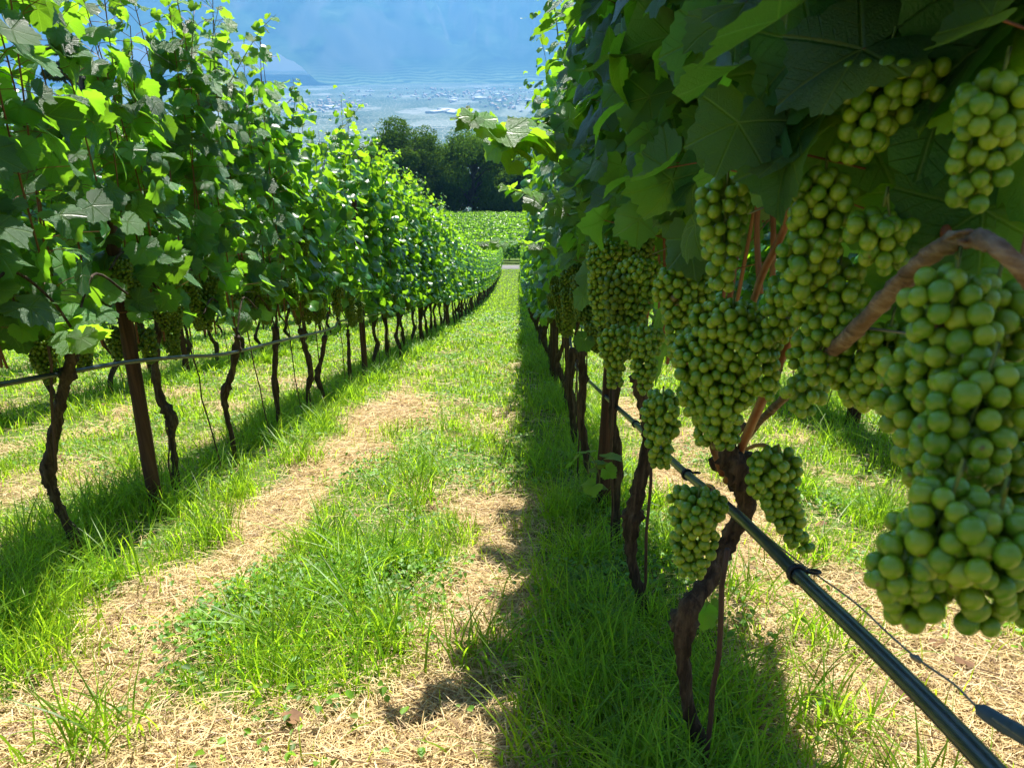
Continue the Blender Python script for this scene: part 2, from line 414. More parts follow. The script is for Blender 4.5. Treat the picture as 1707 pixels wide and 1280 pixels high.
def mountains():
    xs = np.linspace(-11000, 11000, 330); ys = np.linspace(7600, 14500, 130)
    X, Y = np.meshgrid(xs, ys)
    edge = 8300 + 500 * (fbm(X / 1800, X * 0 + 2, 41, 3) - .5) * 2 - 1500 * sstep(-800, -2600, X) + 0 * X
    d = np.clip(Y - edge, 0, None)
    rid = 1 - np.abs(2 * fbm(X / 1500 + 3, Y / 2600, 51, 5) - 1)
    h = d * (.13 + .14 * sstep(500, 2600, d)) * (.45 + .9 * rid)
    h += 300 * np.exp(-((d - 3300) / 500)**2) * sstep(.45, .6, fbm(X / 1200, Y / 800, 77, 3))
    h += (fbm(X / 420, Y / 420, 61, 5) - .5) * 260 * sstep(0, 700, d)
    h += (1 - np.abs(2 * fbm(X / 330 + .3 * np.sin(Y / 500), Y / 1900, 63, 4) - 1)) * 520 * sstep(200, 1500, d)
    Z = -256 + h
    V = np.stack([X, Y, Z], -1).reshape(-1, 3); nx = len(xs); ny = len(ys)
    i = np.arange(ny - 1)[:, None] * nx; j = np.arange(nx - 1)[None, :]
    Q = np.stack([i + j, i + j + 1, i + nx + j + 1, i + nx + j], -1).reshape(-1, 4)
    mb = MB(); mb.add(V, None, Q)
    tag(link('mountain', mb.mesh('mountain', mountain_mat())), 'hazy blue wooded mountain side beyond the valley', 'mountain', kind='structure')
mountains()

# ------------------------------------------------------------------ vine leaf template
def leaf_template(nout, rings):
    a = np.array([0, 14, 24, 40, 50, 62, 78, 100, 112, 135, 158, 171, 180])
    r = np.array([.66, .57, .50, .55, .60, .53, .45, .50, .51, .46, .42, .30, .06])
    ph = np.linspace(-180, 180, nout, endpoint=False) + 180 / nout
    rr = np.interp(np.abs(ph), a, r)
    if nout >= 30: rr = rr * (1 + np.where(np.arange(nout) % 2 == 0, .045, -.05))
    V = [(0, 0, 0)]; F = []
    for k in range(rings):
        s = (k + 1) / rings
        for p, q in zip(ph, rr): V.append((math.sin(R(p)) * q * s, math.cos(R(p)) * q * s, 0))
    for j in range(nout):
        j2 = (j + 1) % nout
        if j2 == 0: continue                       # the sinus stays open
        F.append((0, 1 + j2, 1 + j))
        for k in range(rings - 1):
            b = 1 + k * nout; c = b + nout
            F.append((b + j, b + j2, c + j2)); F.append((b + j, c + j2, c + j))
    return np.array(V, float), np.array(F)
LT = {0: leaf_template(42, 3), 1: leaf_template(18, 2), 2: leaf_template(8, 1)}

def norm(v): return v / (np.linalg.norm(v, axis=-1, keepdims=True) + 1e-9)
def add_leaves(mb, pos, nrm, tip, size, young, lod, g):
    n = len(pos)
    if n == 0: return
    V, F = LT[lod]; m = len(V)
    nrm = norm(nrm); tip = norm(tip - nrm * np.sum(tip * nrm, -1, keepdims=True)); w = np.cross(tip, nrm)
    x = V[None, :, 0] * (1 + .12 * g.standard_normal((n, 1))); y = V[None, :, 1] * (1 + .08 * g.standard_normal((n, 1)))
    r2 = x * x + y * y; phi = np.arctan2(x, y)
    fold = .12 + .22 * g.random((n, 1)); curl = g.normal(.25, .35, (n, 1)); wav = g.normal(0, .14, (n, 1)); pz = g.random((n, 1)) * 6.28
    z = fold * np.abs(x) - curl * r2 + wav * np.sin(2.5 * phi + pz) * r2 * 2.2 + .05 * g.standard_normal((n, 1)) * np.sin(7 * phi + pz) * r2
    y2 = y - .25 * np.abs(curl) * y * np.abs(y)
    s = size[:, None, None]
    Wv = pos[:, None, :] + s * (x[..., None] * w[:, None] + y2[..., None] * tip[:, None] + z[..., None] * nrm[:, None])
    T = (F[None] + (np.arange(n) * m)[:, None, None]).reshape(-1, 3)
    col = np.zeros((n, m, 3)); col[..., 0] = g.random((n, 1)); col[..., 1] = young[:, None]
    uv = np.zeros((n, m, 3)); uv[..., :2] = V[None, :, :2]
    mb.add(Wv.reshape(-1, 3), T, None, col.reshape(-1, 3), uv.reshape(-1, 3))

def keep_right(p, g):
    h = p[:, 2] - gz(p[:, 0] * 0 + ROW0, p[:, 1]); px, py, f = proj(p)
    n = len(p)
    low = (h < 1.10 + .06 * g.random(n)) & (g.random(n) < np.where(f < 2, .99, .94))
    near = (f < .42) | (p[:, 0] < .13) & (h > 0) & (p[:, 1] < 2)
    fr = (px > 1120) & (py > 330) & (f < 1.0)
    return ~(low | near | fr)
def canopy(seed, lod, z0=.85, z1=2.35, half=.38, nshoot=9, keep=None, origin=(0, 0, 0), slope=-.2905, tall=.25, lean=0, scale=1, xw=1.0, lat=2.1):
    """returns (leaf MB, shoot MB) in world coordinates round origin; shoots climb from z0 to z1 above ground"""
    g = np.random.default_rng(seed); lm = MB(); sm = MB(); org = np.asarray(origin, float)
    P_, Nn, Tp, Sz, Yg, Pe = [], [], [], [], [], []
    for i in range(nshoot):
        y0 = -half + 2 * half * (i + .5) / nshoot + g.normal(0, .03); x0 = g.normal(0, .035)
        top = z1 + g.normal(0, .17) + (tall * g.random() if g.random() < .35 else 0)
        n = max(4, int((top - z0) / (.052 if lod < 2 else .062))); zz = np.linspace(z0 - .05, top, n)
        drift = g.normal(0, .09, 2); wob = g.random(2) * 6.28
        t = (zz - zz[0]) / (top - zz[0])
        sx = x0 + drift[0] * t * t * xw + .03 * np.sin(3 * t + wob[0]) + lean * t; sy = y0 + drift[1] * t + .05 * np.sin(4 * t + wob[1])
        pts = np.stack([sx, sy, zz + slope * sy], -1) + org
        if lod <= 1 and (keep is not keep_right or proj(pts)[2].min() > .68 or seed >= 332):
            tube(sm, pts[::2] if lod else pts, np.linspace(.0042, .0016, n)[::2 if lod else 1], 5 if lod == 0 else 3, cap=False)
        az = g.random() * 6.28
        for k in range(n):
            f = t[k]
            for q in range(1 + (g.random() < lat - 1) + (g.random() < lat - 1.6)):
                az += 2.6 + g.normal(0, .5)
                o = np.array([np.cos(az) * 1.5, np.sin(az), 0]); o /= np.linalg.norm(o)
                reach = (.05 + .07 * g.random() + (.09 * g.random() if q else 0)) * (1 - .45 * f**3) * (1 + .25 * (q > 1))
                pp = pts[k] + o * reach * np.array([xw, 1, 1]) + np.array([0, 0, g.normal(.02, .03)])
                up = .25 + g.random() * .9
                P_.append(pp); Nn.append(o * .75 + np.array([0, 0, up]) + g.normal(0, .33, 3))
                Tp.append(np.array([0, 0, -.75]) + o * .55 + g.normal(0, .35, 3))
                sz = ((.124 if not q else .094) if lod < 2 else (.13 if not q else .10)) * (.75 + .45 * g.random()) * (1 - .62 * max(0, (f - .72) / .28)**1.3)
                Sz.append(sz * scale); Yg.append(min(1, max(0, (f - .8) * 4) * g.random() + .25 * g.random()**3))
                Pe.append(pts[k] if q < 2 else None)
    P_, Nn, Tp, Sz, Yg = map(np.array, (P_, Nn, Tp, Sz, Yg))
    kk = keep(P_, g) if keep is not None else np.ones(len(P_), bool)
    if lod == 0:
        for a, b, c in zip(Pe, P_, kk):
            if c and a is not None: tube(sm, [a, (a + b) / 2 + [0, 0, .008], b], .0012, 3, cap=False)
    if keep is not None:
        P_, Nn, Tp, Sz, Yg = P_[kk], Nn[kk], Tp[kk], Sz[kk], Yg[kk]
    add_leaves(lm, P_, Nn, Tp, Sz, Yg, lod, g)
    return lm, sm

# ------------------------------------------------------------------ grape clusters
def ico(sub):
    bm = bmesh.new(); bmesh.ops.create_icosphere(bm, subdivisions=sub, radius=.5)
    V = np.array([v.co[:] for v in bm.verts]); F = np.array([[v.index for v in f.verts] for f in bm.faces]); bm.free(); return V, F
ICO = {k: ico(k) for k in (1, 2, 3, 4)}
def cluster_geo(seed, length, width, d=.0155, sub=3, shoulder=.8, bend=(0, 0), tries=5000, cap=260):
    """hanging bunch from the origin downwards; returns berry MB and stalk MB"""
    g = np.random.default_rng(seed); pts = []; ds = []
    cell = {}
    L = length; Wd = width / 2
    wing = g.random() < .6; wa = g.random() * 6.28; wl = .25 + .2 * g.random(); k1, k2 = g.integers(2, 5), g.integers(5, 11)
    for _ in range(tries):
        u = g.random()**.9
        rad = Wd * (math.sin(min(1, u * 4.5 + .3) * 1.57)) * (1 - .62 * u**1.4)
        th = g.random() * 6.28; rho = (1 - .45 * g.random()**2) * rad
        lump = 1 + .26 * math.sin(k1 * th + seed) * math.sin(k2 * u + seed)
        p = np.array([math.cos(th) * rho * lump + bend[0] * u * u * L, math.sin(th) * rho * lump + bend[1] * u * u * L, -.02 * L - u * L])
        if wing and g.random() < .22:
            q = g.standard_normal(3); q *= g.random()**.33 / np.linalg.norm(q); p = np.array([math.cos(wa) * Wd * .95, math.sin(wa) * Wd * .95, -wl * L * .8]) + q * [Wd * .5, Wd * .5, L * wl * .6]
        dd = d * (.82 + .3 * g.random()) * (.9 if u > .9 else 1)
        key = tuple((p / .02).astype(int)); ok = True
        for a in (-1, 0, 1):
            for b in (-1, 0, 1):
                for c in (-1, 0, 1):
                    for q in cell.get((key[0] + a, key[1] + b, key[2] + c), ()):
                        if np.sum((pts[q] - p)**2) < ((ds[q] + dd) * .5 * .88)**2: ok = False; break
                    if not ok: break
                if not ok: break
            if not ok: break
        if ok:
            cell.setdefault(key, []).append(len(pts)); pts.append(p); ds.append(dd)
            if len(pts) >= cap: break
    V, F = ICO[sub]; n = len(pts); m = len(V); pts = np.array(pts); ds = np.array(ds)
    rot = g.standard_normal((n, 3, 3)); rot = np.linalg.qr(rot)[0]; rot *= np.sign(np.linalg.det(rot))[:, None, None]
    st = np.ones((n, 1, 3)); st[..., 2] = 1.05 + .08 * g.random((n, 1))
    B = np.einsum('mk,nlk->nml', V, rot) * ds[:, None, None] * st + pts[:, None]
    T = (F[None] + (np.arange(n) * m)[:, None, None]).reshape(-1, 3)
    col = np.zeros((n, m, 3)); col[..., 0] = np.clip(g.normal(.4, .28, (n, 1)), 0, 1)
    brown = (g.random(n) < .004); col[brown, :, 2] = .8
    # a small brown calyx scar at one pole of some berries
    scar = (V @ norm(np.array([.3, .2, -1.])) > .485); sc = (g.random(n) < .22)[:, None] & scar[None]
    col[sc, 2] = .7
    mb = MB(); mb.add(B.reshape(-1, 3), T, None, col.reshape(-1, 3))
    sm = MB(); u = np.linspace(0, .9, 7)
    tube(sm, [(bend[0] * a * a * L, bend[1] * a * a * L, .03 - a * L) if a else (0, 0, .008) for a in u], np.linspace(.0015, .0008, 7), 5)
    return mb, sm

CL_NEAR, CL_FAR = [], []
for i in range(6):
    L_, W_ = (.15, .085) if i % 3 == 0 else ((.12, .07) if i % 3 == 1 else (.17, .09))
    b, s = cluster_geo(100 + i, L_, W_, .0155, 3, tries=6000)
    CL_NEAR.append((b.mesh('grape_berries', M_BERRY2), s.mesh('grape_stalk', M_GREENSHOOT)))
    b, s = cluster_geo(200 + i, L_ * 1.05, W_, .017, 2, tries=1500)
    CL_FAR.append(b.mesh('grape_berries_small', M_BERRY2))

def add_cluster(vine, base, pos, near=True, r=None):
    r = r or random
    if near:
        me, st = r.choice(CL_NEAR)
        o = link('grape_cluster', me, vine, tuple(np.asarray(pos) - base), r.random() * 6.28, r.uniform(.8, 1.12))
        link('stalk', st, o)
    else:
        o = link('grape_cluster', r.choice(CL_FAR), vine, tuple(np.asarray(pos) - base), r.random() * 6.28, r.uniform(.8, 1.15))
    return o

# ------------------------------------------------------------------ trunks
def proc_trunk(seed, origin, head=.66, r=.019, lod=0, slope=-.2905):
    g = np.random.default_rng(seed); mb = MB(); o = np.asarray(origin, float)
    w = g.normal(0, .035, (4, 2))
    k = np.array([[0, 0, -.08, r * 1.25], [w[0, 0] * .5, w[0, 1] * .8, head * .22, r], [w[1, 0], w[1, 1] * 1.5, head * .45, r * 1.45], [w[1, 0] * .6, w[1, 1] + w[2, 1], head * .58, r],
                  [w[2, 0] * .7, w[2, 1] * 1.2, head * .8, r * .95], [w[3, 0] * .3, w[3, 1] * .4, head * .97, r * 1.5], [w[3, 0] * .3, w[3, 1] * .4 + .02, head * 1.05, r * .9]])
    q = spline(k, 5 if lod == 0 else 3)
    tube(mb, q[:, :3] + o, q[:, 3], 10 if lod == 0 else 6, .10, seed=seed)
    # the bent fruiting cane either side of the head
    for sgn in (-1, 1):
        if g.random() < .85:
            c = np.array([[0, 0, head, .008], [.01, sgn * .09, head + .15, .006], [0, sgn * .2, head + .24, .0055], [-.01, sgn * .32, head + .2, .005], [0, sgn * .4, head + .1, .004]])
            c[:, 2] += slope * c[:, 1]; c[:, :3] += g.normal(0, .012, (5, 3)); q = spline(c, 4 if lod == 0 else 2)
            tube(mb, q[:, :3] + o + [0, w[3, 1] * .4, 0], q[:, 3], 7 if lod == 0 else 4, .05, seed=seed + 3)
    return mb
def px_trunk(kp, seed, sides=12):
    """kp rows: px, py, y-plane, radius in metres"""
    a = np.array([[*PYp(x, y, t), r] for x, y, t, r in kp]); q = spline(a, 6); mb = MB()
    g = np.random.default_rng(seed); q[:, 3] *= .86 + .08 * g.standard_normal(len(q))
    q[0, 3] *= 1.5; q[1, 3] *= 1.25; q[:, 3] *= 1 + .22 * (g.random(len(q)) < .14)
    tube(mb, q[:, :3], q[:, 3], sides, .15, seed=seed); return mb

def ordinal(n):
    return ['first', 'second', 'third', 'fourth', 'fifth', 'sixth', 'seventh', 'eighth', 'ninth', 'tenth', 'eleventh', 'twelfth', 'thirteenth', 'fourteenth', 'fifteenth', 'sixteenth', 'seventeenth', 'eighteenth', 'nineteenth', 'twentieth'][n]

# variant meshes for the vines that stand farther off
VAR1 = []   # leaves 1: mid distance, VAR2: far
for i in range(5):
    lm, sm = canopy(500 + i, 1, .80, 2.17 + .06 * (i % 3), .38, 9, tall=.45, lat=1.9)
    VAR1.append((lm.mesh('vine_foliage', M_LEAF_FAR), sm.mesh('vine_shoots', M_SHOOT), proc_trunk(600 + i, (0, 0, 0)).mesh('vine_trunk', M_BARK)))
VAR1R = []
def keep_far_right(p, g):
    h = p[:, 2] + .2905 * p[:, 1]
    return ~((h < 1.08 + .1 * g.random(len(p))) & (p[:, 0] < .08) & (g.random(len(p)) < .9))
for i in range(5):
    lm, sm = canopy(520 + i, 1, .85, 2.4, .40, 9, keep=keep_far_right)
    VAR1R.append((lm.mesh('vine_foliage', M_LEAF_FAR), sm.mesh('vine_shoots', M_SHOOT), VAR1[i][2]))
VAR2 = []
for i in range(5):
    lm, sm = canopy(540 + i, 2, .75, 2.12 + .05 * (i % 3), .42, 9, slope=-.23, lat=2.0, scale=1.08)
    VAR2.append((lm.mesh('vine_foliage_far', M_LEAF_FAR), None, proc_trunk(640 + i, (0, 0, 0), lod=1).mesh('vine_trunk_far', M_BARK)))

random.seed(3)
def place_vine(x, y, var, label, group, clusters=(0, 0), seed=0, rows='left', trunk=None):
    r = random.Random(seed)
    base = np.array([x, y, float(gz(x, y))])
    o = link('grapevine', None, None, tuple(base)); tag(o, label, 'grapevine', group)
    leaf, shoots, trk = r.choice(var)
    link('foliage', leaf, o, (0, 0, 0), 0)
    if shoots: link('shoots', shoots, o)
    link('trunk', trunk or trk, o)
    nn, near = clusters
    for k in range(nn):
        sx = r.uniform(-.17, .03) if rows == 'right' else r.uniform(-.10, .13)
        yy = -.34 + .68 * (k + r.random()) / nn
        zz = r.uniform(.80, 1.12) if rows == 'right' else r.uniform(.78, 1.0)
        add_cluster(o, base, base + np.array([sx, yy, zz - .2905 * yy]), near, r)
    return o

GL, GR = 'grapevines of the row left of the grass path', 'grapevines of the row right of the grass path'
# --- near left vines with their own crooked trunks (pixel columns measured in the photograph)
XL = ROW0 - PITCHROW
LEFT = [
    (2.165, [(132, 925, 2.165, .024), (124, 897, 2.165, .023), (103, 855, 2.165, .018), (89, 818, 2.165, .019), (80, 789, 2.165, .030), (87, 745, 2.165, .021), (97, 690, 2.165, .021), (110, 632, 2.165, .022), (122, 588, 2.165, .020), (128, 560, 2.165, .024)]),
    (2.93, [(293, 800, 2.93, .016), (292, 772, 2.93, .015), (286, 731, 2.93, .015), (287, 697, 2.93, .027), (268, 665, 2.93, .018), (259, 615, 2.93, .016), (262, 565, 2.93, .018), (270, 528, 2.93, .024), (272, 505, 2.93, .018)]),
    (3.57, [(390, 760, 3.57, .016), (387, 731, 3.57, .016), (377, 690, 3.57, .015), (374, 657, 3.57, .024), (387, 619, 3.57, .018), (393, 582, 3.57, .022), (395, 560, 3.57, .016)]),
    (4.35, [(470, 728, 4.35, .018), (464, 690, 4.35, .015), (458, 632, 4.35, .022), (459, 580, 4.35, .018), (459, 545, 4.35, .02)]),
    (5.0, [(521, 706, 5.0, .018), (513, 657, 5.0, .016), (518, 620, 5.0, .024), (506, 570, 5.0, .02), (500, 548, 5.0, .024)]),
    (5.5, [(542, 684, 5.5, .016), (538, 655, 5.5, .016), (529, 628, 5.5, .024), (537, 595, 5.5, .018), (542, 560, 5.5, .022)]),
    (6.45, [(592, 662, 6.45, .018), (583, 615, 6.45, .022), (581, 570, 6.45, .018), (580, 550, 6.45, .02)]),
]
LLAB = ['grapevine with thick trunk kinked at a knob, at the left edge of the photo',
        'grapevine with thin S-curved trunk just behind the nearest brown post of the left row',
        'grapevine with a small elbow in its trunk, second beyond the nearest left post',
        'grapevine with nearly straight slim trunk, third beyond the nearest left post',
        'grapevine with trunk bulging to the right, fourth beyond the nearest left post',
        'grapevine with trunk bent left like a bow, fifth beyond the nearest left post',
        'grapevine standing just in front of the second brown post of the left row']
for i, (t, kp) in enumerate(LEFT):
    y = t; b = PYp(*kp[0][:3]); base = np.array([b[0], y, float(gz(b[0], y))])
    o = link('grapevine', None, None, tuple(base)); tag(o, LLAB[i], 'grapevine', GL)
    kp = [(kp[0][0], kp[0][1] + 12, kp[0][2], kp[0][3])] + kp[1:]
    tm = px_trunk(kp, 50 + i); hd = PYp(*kp[-1][:3])
    # fruiting cane arching off the head along the wire
    for sgn in (-1, 1):
        c = np.array([[*hd, .0048], [*(hd + [0, sgn * .08, .12 - .29 * sgn * .08]), .004], [*(hd + [-.01, sgn * .2, .2 - .29 * sgn * .2]), .0048], [*(hd + [0, sgn * .34, .13 - .29 * sgn * .34]), .004]])
        q = spline(c, 5); tube(tm, q[:, :3], q[:, 3], 7, .05)
    link('trunk', tm.mesh('vine_trunk', M_BARK, base), o)
    nb = [1.45] + [q[0] for q in LEFT] + [7.6]
    half = (nb[i + 2] - nb[i]) / 4 * .82
    def kl(p, g):
        h = p[:, 2] - gz(p[:, 0] * 0 + XL, p[:, 1]); return h > .80 + .14 * g.random(len(p))
    lm, sm = canopy(30 + i, 0 if t < 4.6 else 1, .82, [2.4, 1.95, 2.18, 2.2, 2.02, 2.1, 2.18][i], half, max(7, int(half * 2 / .082)), keep=kl,
                    origin=(XL + .02, y, float(gz(XL, y))), tall=.45, lat=1.6)
    link('foliage', lm.mesh('vine_foliage', M_LEAF if t < 4.6 else M_LEAF_FAR, base), o)
    link('shoots', sm.mesh('vine_shoots', M_SHOOT, base), o)
    r = random.Random(i + 70)
    for k in range(8):
        yy = y + r.uniform(-half, half)
        add_cluster(o, base, np.array([XL + r.uniform(-.1, .16), yy, float(gz(XL, yy)) + r.uniform(.82, 1.06)]), True, r)
o = [v for v in COL.objects if v.name.startswith('grapevine')][0]
for a, b, f, k in ((62, 528, 2.45, 1), (20, 470, 2.5, 0), (200, 430, 2.75, 2), (505, 395, 5.0, 1)):
    vv = o if f < 3 else [v for v in COL.objects if v.name.startswith('grapevine')][4]
    add_cluster(vv, np.array(vv.location), P(a, b, f), True, random.Random(k))
# farther vines of the left row
t = 7.7; k = 0
while t < T_END:
    lab = (f'grapevine, {ordinal(k)} beyond the second brown post of the row left of the path' if k < 20
           else 'small distant grapevine toward the lane end of the row left of the path')
    place_vine(XL + random.uniform(-.03, .03), t, VAR1 if t < 15 else VAR2, lab, GL if k < 20 else GL + ', far end', (5, True) if t < 10 else ((4, False) if t < 17 else (0, 0)), 900 + k)
    t += random.uniform(.66, .78); k += 1
for j, t in enumerate((1.4,)):
    place_vine(XL, t, VAR1, 'grapevine whose leaves fill the far left edge of the photo', GL, (5, True), 880 + j)

# --- right row
def pc(mb, rows, sides=9, jit=.05, seed=0, per=6):
    a = np.array([[*P(x, y, f), r] for x, y, f, r in rows]); q = spline(a, per); tube(mb, q[:, :3], q[:, 3], sides, jit, seed=seed); return q
def psh(o, base, rows, sides=9, jit=.05):
    m = MB(); pc(m, rows, sides, jit, int(rows[0][0])); link('shoot', m.mesh('red_shoot', M_SHOOT, base), o)
RIGHT = [
    (.12, None, 'grapevine nearest the camera whose big leaves darken the upper right corner'),
    (1.08, [(1175, 1330, 1.08, 0.0170), (1166, 1240, 1.08, 0.0157), (1148, 1177, 1.08, 0.0144), (1139, 1093, 1.08, 0.0151), (1140, 1044, 1.08, 0.0236), (1150, 1008, 1.08, 0.0203), (1180, 970, 1.10, 0.0157), (1200, 930, 1.12, 0.0157), (1222, 885, 1.13, 0.0176), (1244, 845, 1.12, 0.0196), (1240, 805, 1.12, 0.0216), (1222, 772, 1.12, 0.0249), (1215, 745, 1.12, 0.0144), (1211, 715, 1.12, 0.0091)],
     'grapevine with thick knuckled trunk leaning right behind the black drip hose'),
    (1.72, [(1074, 1050, 1.72, 0.0170), (1070, 1010, 1.72, 0.0153), (1063, 975, 1.72, 0.0153), (1053, 926, 1.72, 0.0153), (1053, 865, 1.72, 0.0263), (1064, 812, 1.72, 0.0179), (1078, 750, 1.72, 0.0170), (1081, 700, 1.72, 0.0179), (1070, 650, 1.72, 0.0221), (1058, 625, 1.72, 0.0153)],
     'grapevine with swollen knot halfway up its trunk, left of the leaning thick one'),
    (2.35, [(1032, 930, 2.35, 0.0170), (1027, 860, 2.35, 0.0153), (1030, 760, 2.35, 0.0179), (1022, 700, 2.35, 0.0170), (1025, 640, 2.35, 0.0204)],
     'grapevine half hidden against the nearest brown post of the right row'),
    (3.2, [(982, 850, 3.2, 0.0170), (978, 760, 3.2, 0.0195), (968, 700, 3.2, 0.0238), (972, 640, 3.2, 0.0221), (968, 580, 3.2, 0.0204)],
     'grapevine with dark broad trunk just beyond the nearest right post'),
    (3.9, [(960, 760, 3.9, 0.0170), (955, 700, 3.9, 0.0204), (950, 650, 3.9, 0.0187), (955, 580, 3.9, 0.0204)],
     'grapevine, second beyond the nearest brown post of the right row'),
]
rv = {}
for i, (t, kp, lab) in enumerate(RIGHT):
    x = ROW0 if kp is None else PYp(*kp[0][:3])[0]
    base = np.array([x, t, float(gz(x, t))]); o = link('grapevine', None, None, tuple(base)); tag(o, lab, 'grapevine', GR)
    rv[i] = (o, base)
    if kp is None: tm = proc_trunk(77, base)
    else: tm = px_trunk(kp, 80 + i, 14)
    if i == 1:
        # stubs of old pruning cuts round the head, and the heavy arched cane that swings towards the camera
        for a in ([(1222, 775, 1.52, .016), (1245, 765, 1.50, .017), (1262, 768, 1.48, .014)], [(1215, 780, 1.52, .016), (1195, 772, 1.52, .016), (1188, 762, 1.52, .012)],
                  [(1214, 740, 1.5, .010), (1232, 716, 1.48, .008), (1243, 707, 1.47, .006)], [(1235, 800, 1.5, .018), (1252, 805, 1.48, .015)]):
            pc(tm, a, 9, .12, 5, 4)
    link('trunk', tm.mesh('vine_trunk', M_BARK, base), o)
    if i == 1:
        cm = MB(); pc(cm, [(1225, 765, 1.5, 0.00503), (1258, 712, 1.32, 0.00566), (1305, 665, 1.15, 0.00660), (1345, 620, .86, 0.00629), (1415, 560, .64, 0.00660), (1490, 482, .54, 0.00629), (1560, 418, .47, 0.00579), (1622, 396, .42, 0.00553), (1680, 425, .39, 0.00472), (1760, 520, .40, 0.00377)], 14, .12, 3, 9)
        # loose bark strips on the arch
        pc(cm, [(1560, 408, .46, 0.00118), (1610, 386, .415, 0.00133), (1660, 400, .43, 0.00104), (1690, 440, .41, 0.00074)], 5, .1, 4)
        pc(cm, [(1600, 402, .41, 0.00118), (1650, 410, .44, 0.00133), (1700, 470, .40, 0.00089)], 5, .1, 4)
        link('arched_cane', cm.mesh('arched_cane', M_CANE, base), o)
        psh(o, base, [(1212, 800, 1.46, .0085), (1235, 748, 1.28, .0078), (1268, 672, 1.12, .0074), (1298, 606, 1.0, .007), (1325, 540, .92, .0062)], 10, .04)
        psh(o, base, [(1205, 790, 1.47, .008), (1196, 765, 1.44, .008), (1188, 735, 1.42, .0075), (1190, 690, 1.4, .006)], 9, .04)
        psh(o, base, [(1250, 520, 1.0, .0048), (1272, 455, .94, .0048), (1302, 395, .88, .0046), (1322, 330, .84, .0042), (1338, 255, .82, .004), (1352, 160, .8, .0036)], 9, .05)
        psh(o, base, [(1268, 490, 1.05, .0046), (1262, 400, 1.04, .0044), (1264, 310, 1.02, .004), (1268, 200, 1.0, .0038)], 8, .05)
        psh(o, base, [(1288, 470, 1.1, .0046), (1289, 380, 1.08, .0044), (1284, 300, 1.06, .004), (1282, 190, 1.05, .0038)], 8, .05)
        psh(o, base, [(1345, 330, 1.0, .0038), (1325, 260, .98, .0038), (1322, 200, .97, .0034), (1328, 120, .96, .003)], 8, .05)
        psh(o, base, [(1205, 590, 1.25, .0055), (1214, 520, 1.22, .0052), (1224, 440, 1.2, .005), (1232, 380, 1.2, .0045)], 8, .05)
        psh(o, base, [(1178, 600, 1.35, .005), (1182, 520, 1.34, .0046), (1187, 440, 1.33, .0042)], 8, .05)
        # curved bunch stalks
        psh(o, base, [(1245, 748, 1.2, .003), (1262, 742, 1.1, .003), (1280, 745, 1.0, .003), (1290, 765, .96, .003)], 7, .05)
        psh(o, base, [(1188, 818, 1.3, .0025), (1180, 808, 1.2, .0025), (1190, 815, 1.1, .0025), (1172, 828, 1.02, .0025)], 7, .05)
        lf = MB(); g = np.random.default_rng(4)
        ps = np.array([P(1176, 1020, 1.42), P(1188, 1010, 1.44)]); add_leaves(lf, ps, np.array([[-.4, -1, .3], [0, -1, .5]]), np.array([[0, 0, -1.], [.5, 0, -1]]), np.array([.05, .035]), np.array([.2, .5]), 0, g)
        link('sprout', lf.mesh('sprout', M_LEAF, base), o)
    if i == 0:
        psh(o, base, [(1745, 240, .5, .003), (1690, 500, .5, .003), (1640, 520, .47, .0035), (1560, 545, .44, .0022)], 7, .05)
        psh(o, base, [(1600, -60, .7, .004), (1560, 100, .7, .004), (1545, 260, .68, .0045), (1580, 400, .6, .0045)], 8, .05)
        psh(o, base, [(1450, -60, .9, .004), (1430, 100, .9, .004), (1445, 260, .88, .0045), (1440, 380, .85, .0045)], 8, .05)
    nb = [-.2] + [q[0] for q in RIGHT] + [4.6]
    half = (nb[i + 2] - nb[i]) / 4 + .07
    cyy = t if i else .45
    lm, sm = canopy(330 + i, 0, .86, 2.42, half, max(7, int(half * 2 / .08)), keep=keep_right, origin=(ROW0 + .03, cyy, float(gz(ROW0, cyy))), lat=2.5, xw=1.1)
    if i <= 3:      # extra upper leaves, added to shade the near foliage below
        l2, s2 = canopy(360 + i, 1, 1.38, 2.5, half, 18, keep=keep_right, origin=(ROW0 + .1, cyy, float(gz(ROW0, cyy))), lat=2.8, xw=1.3)
        for a, b in ((lm, l2),):
            for V, T, c, u in zip(b.V, b.T, b.C, b.U): a.add(V, T - 0, None, c[:, :3], u)
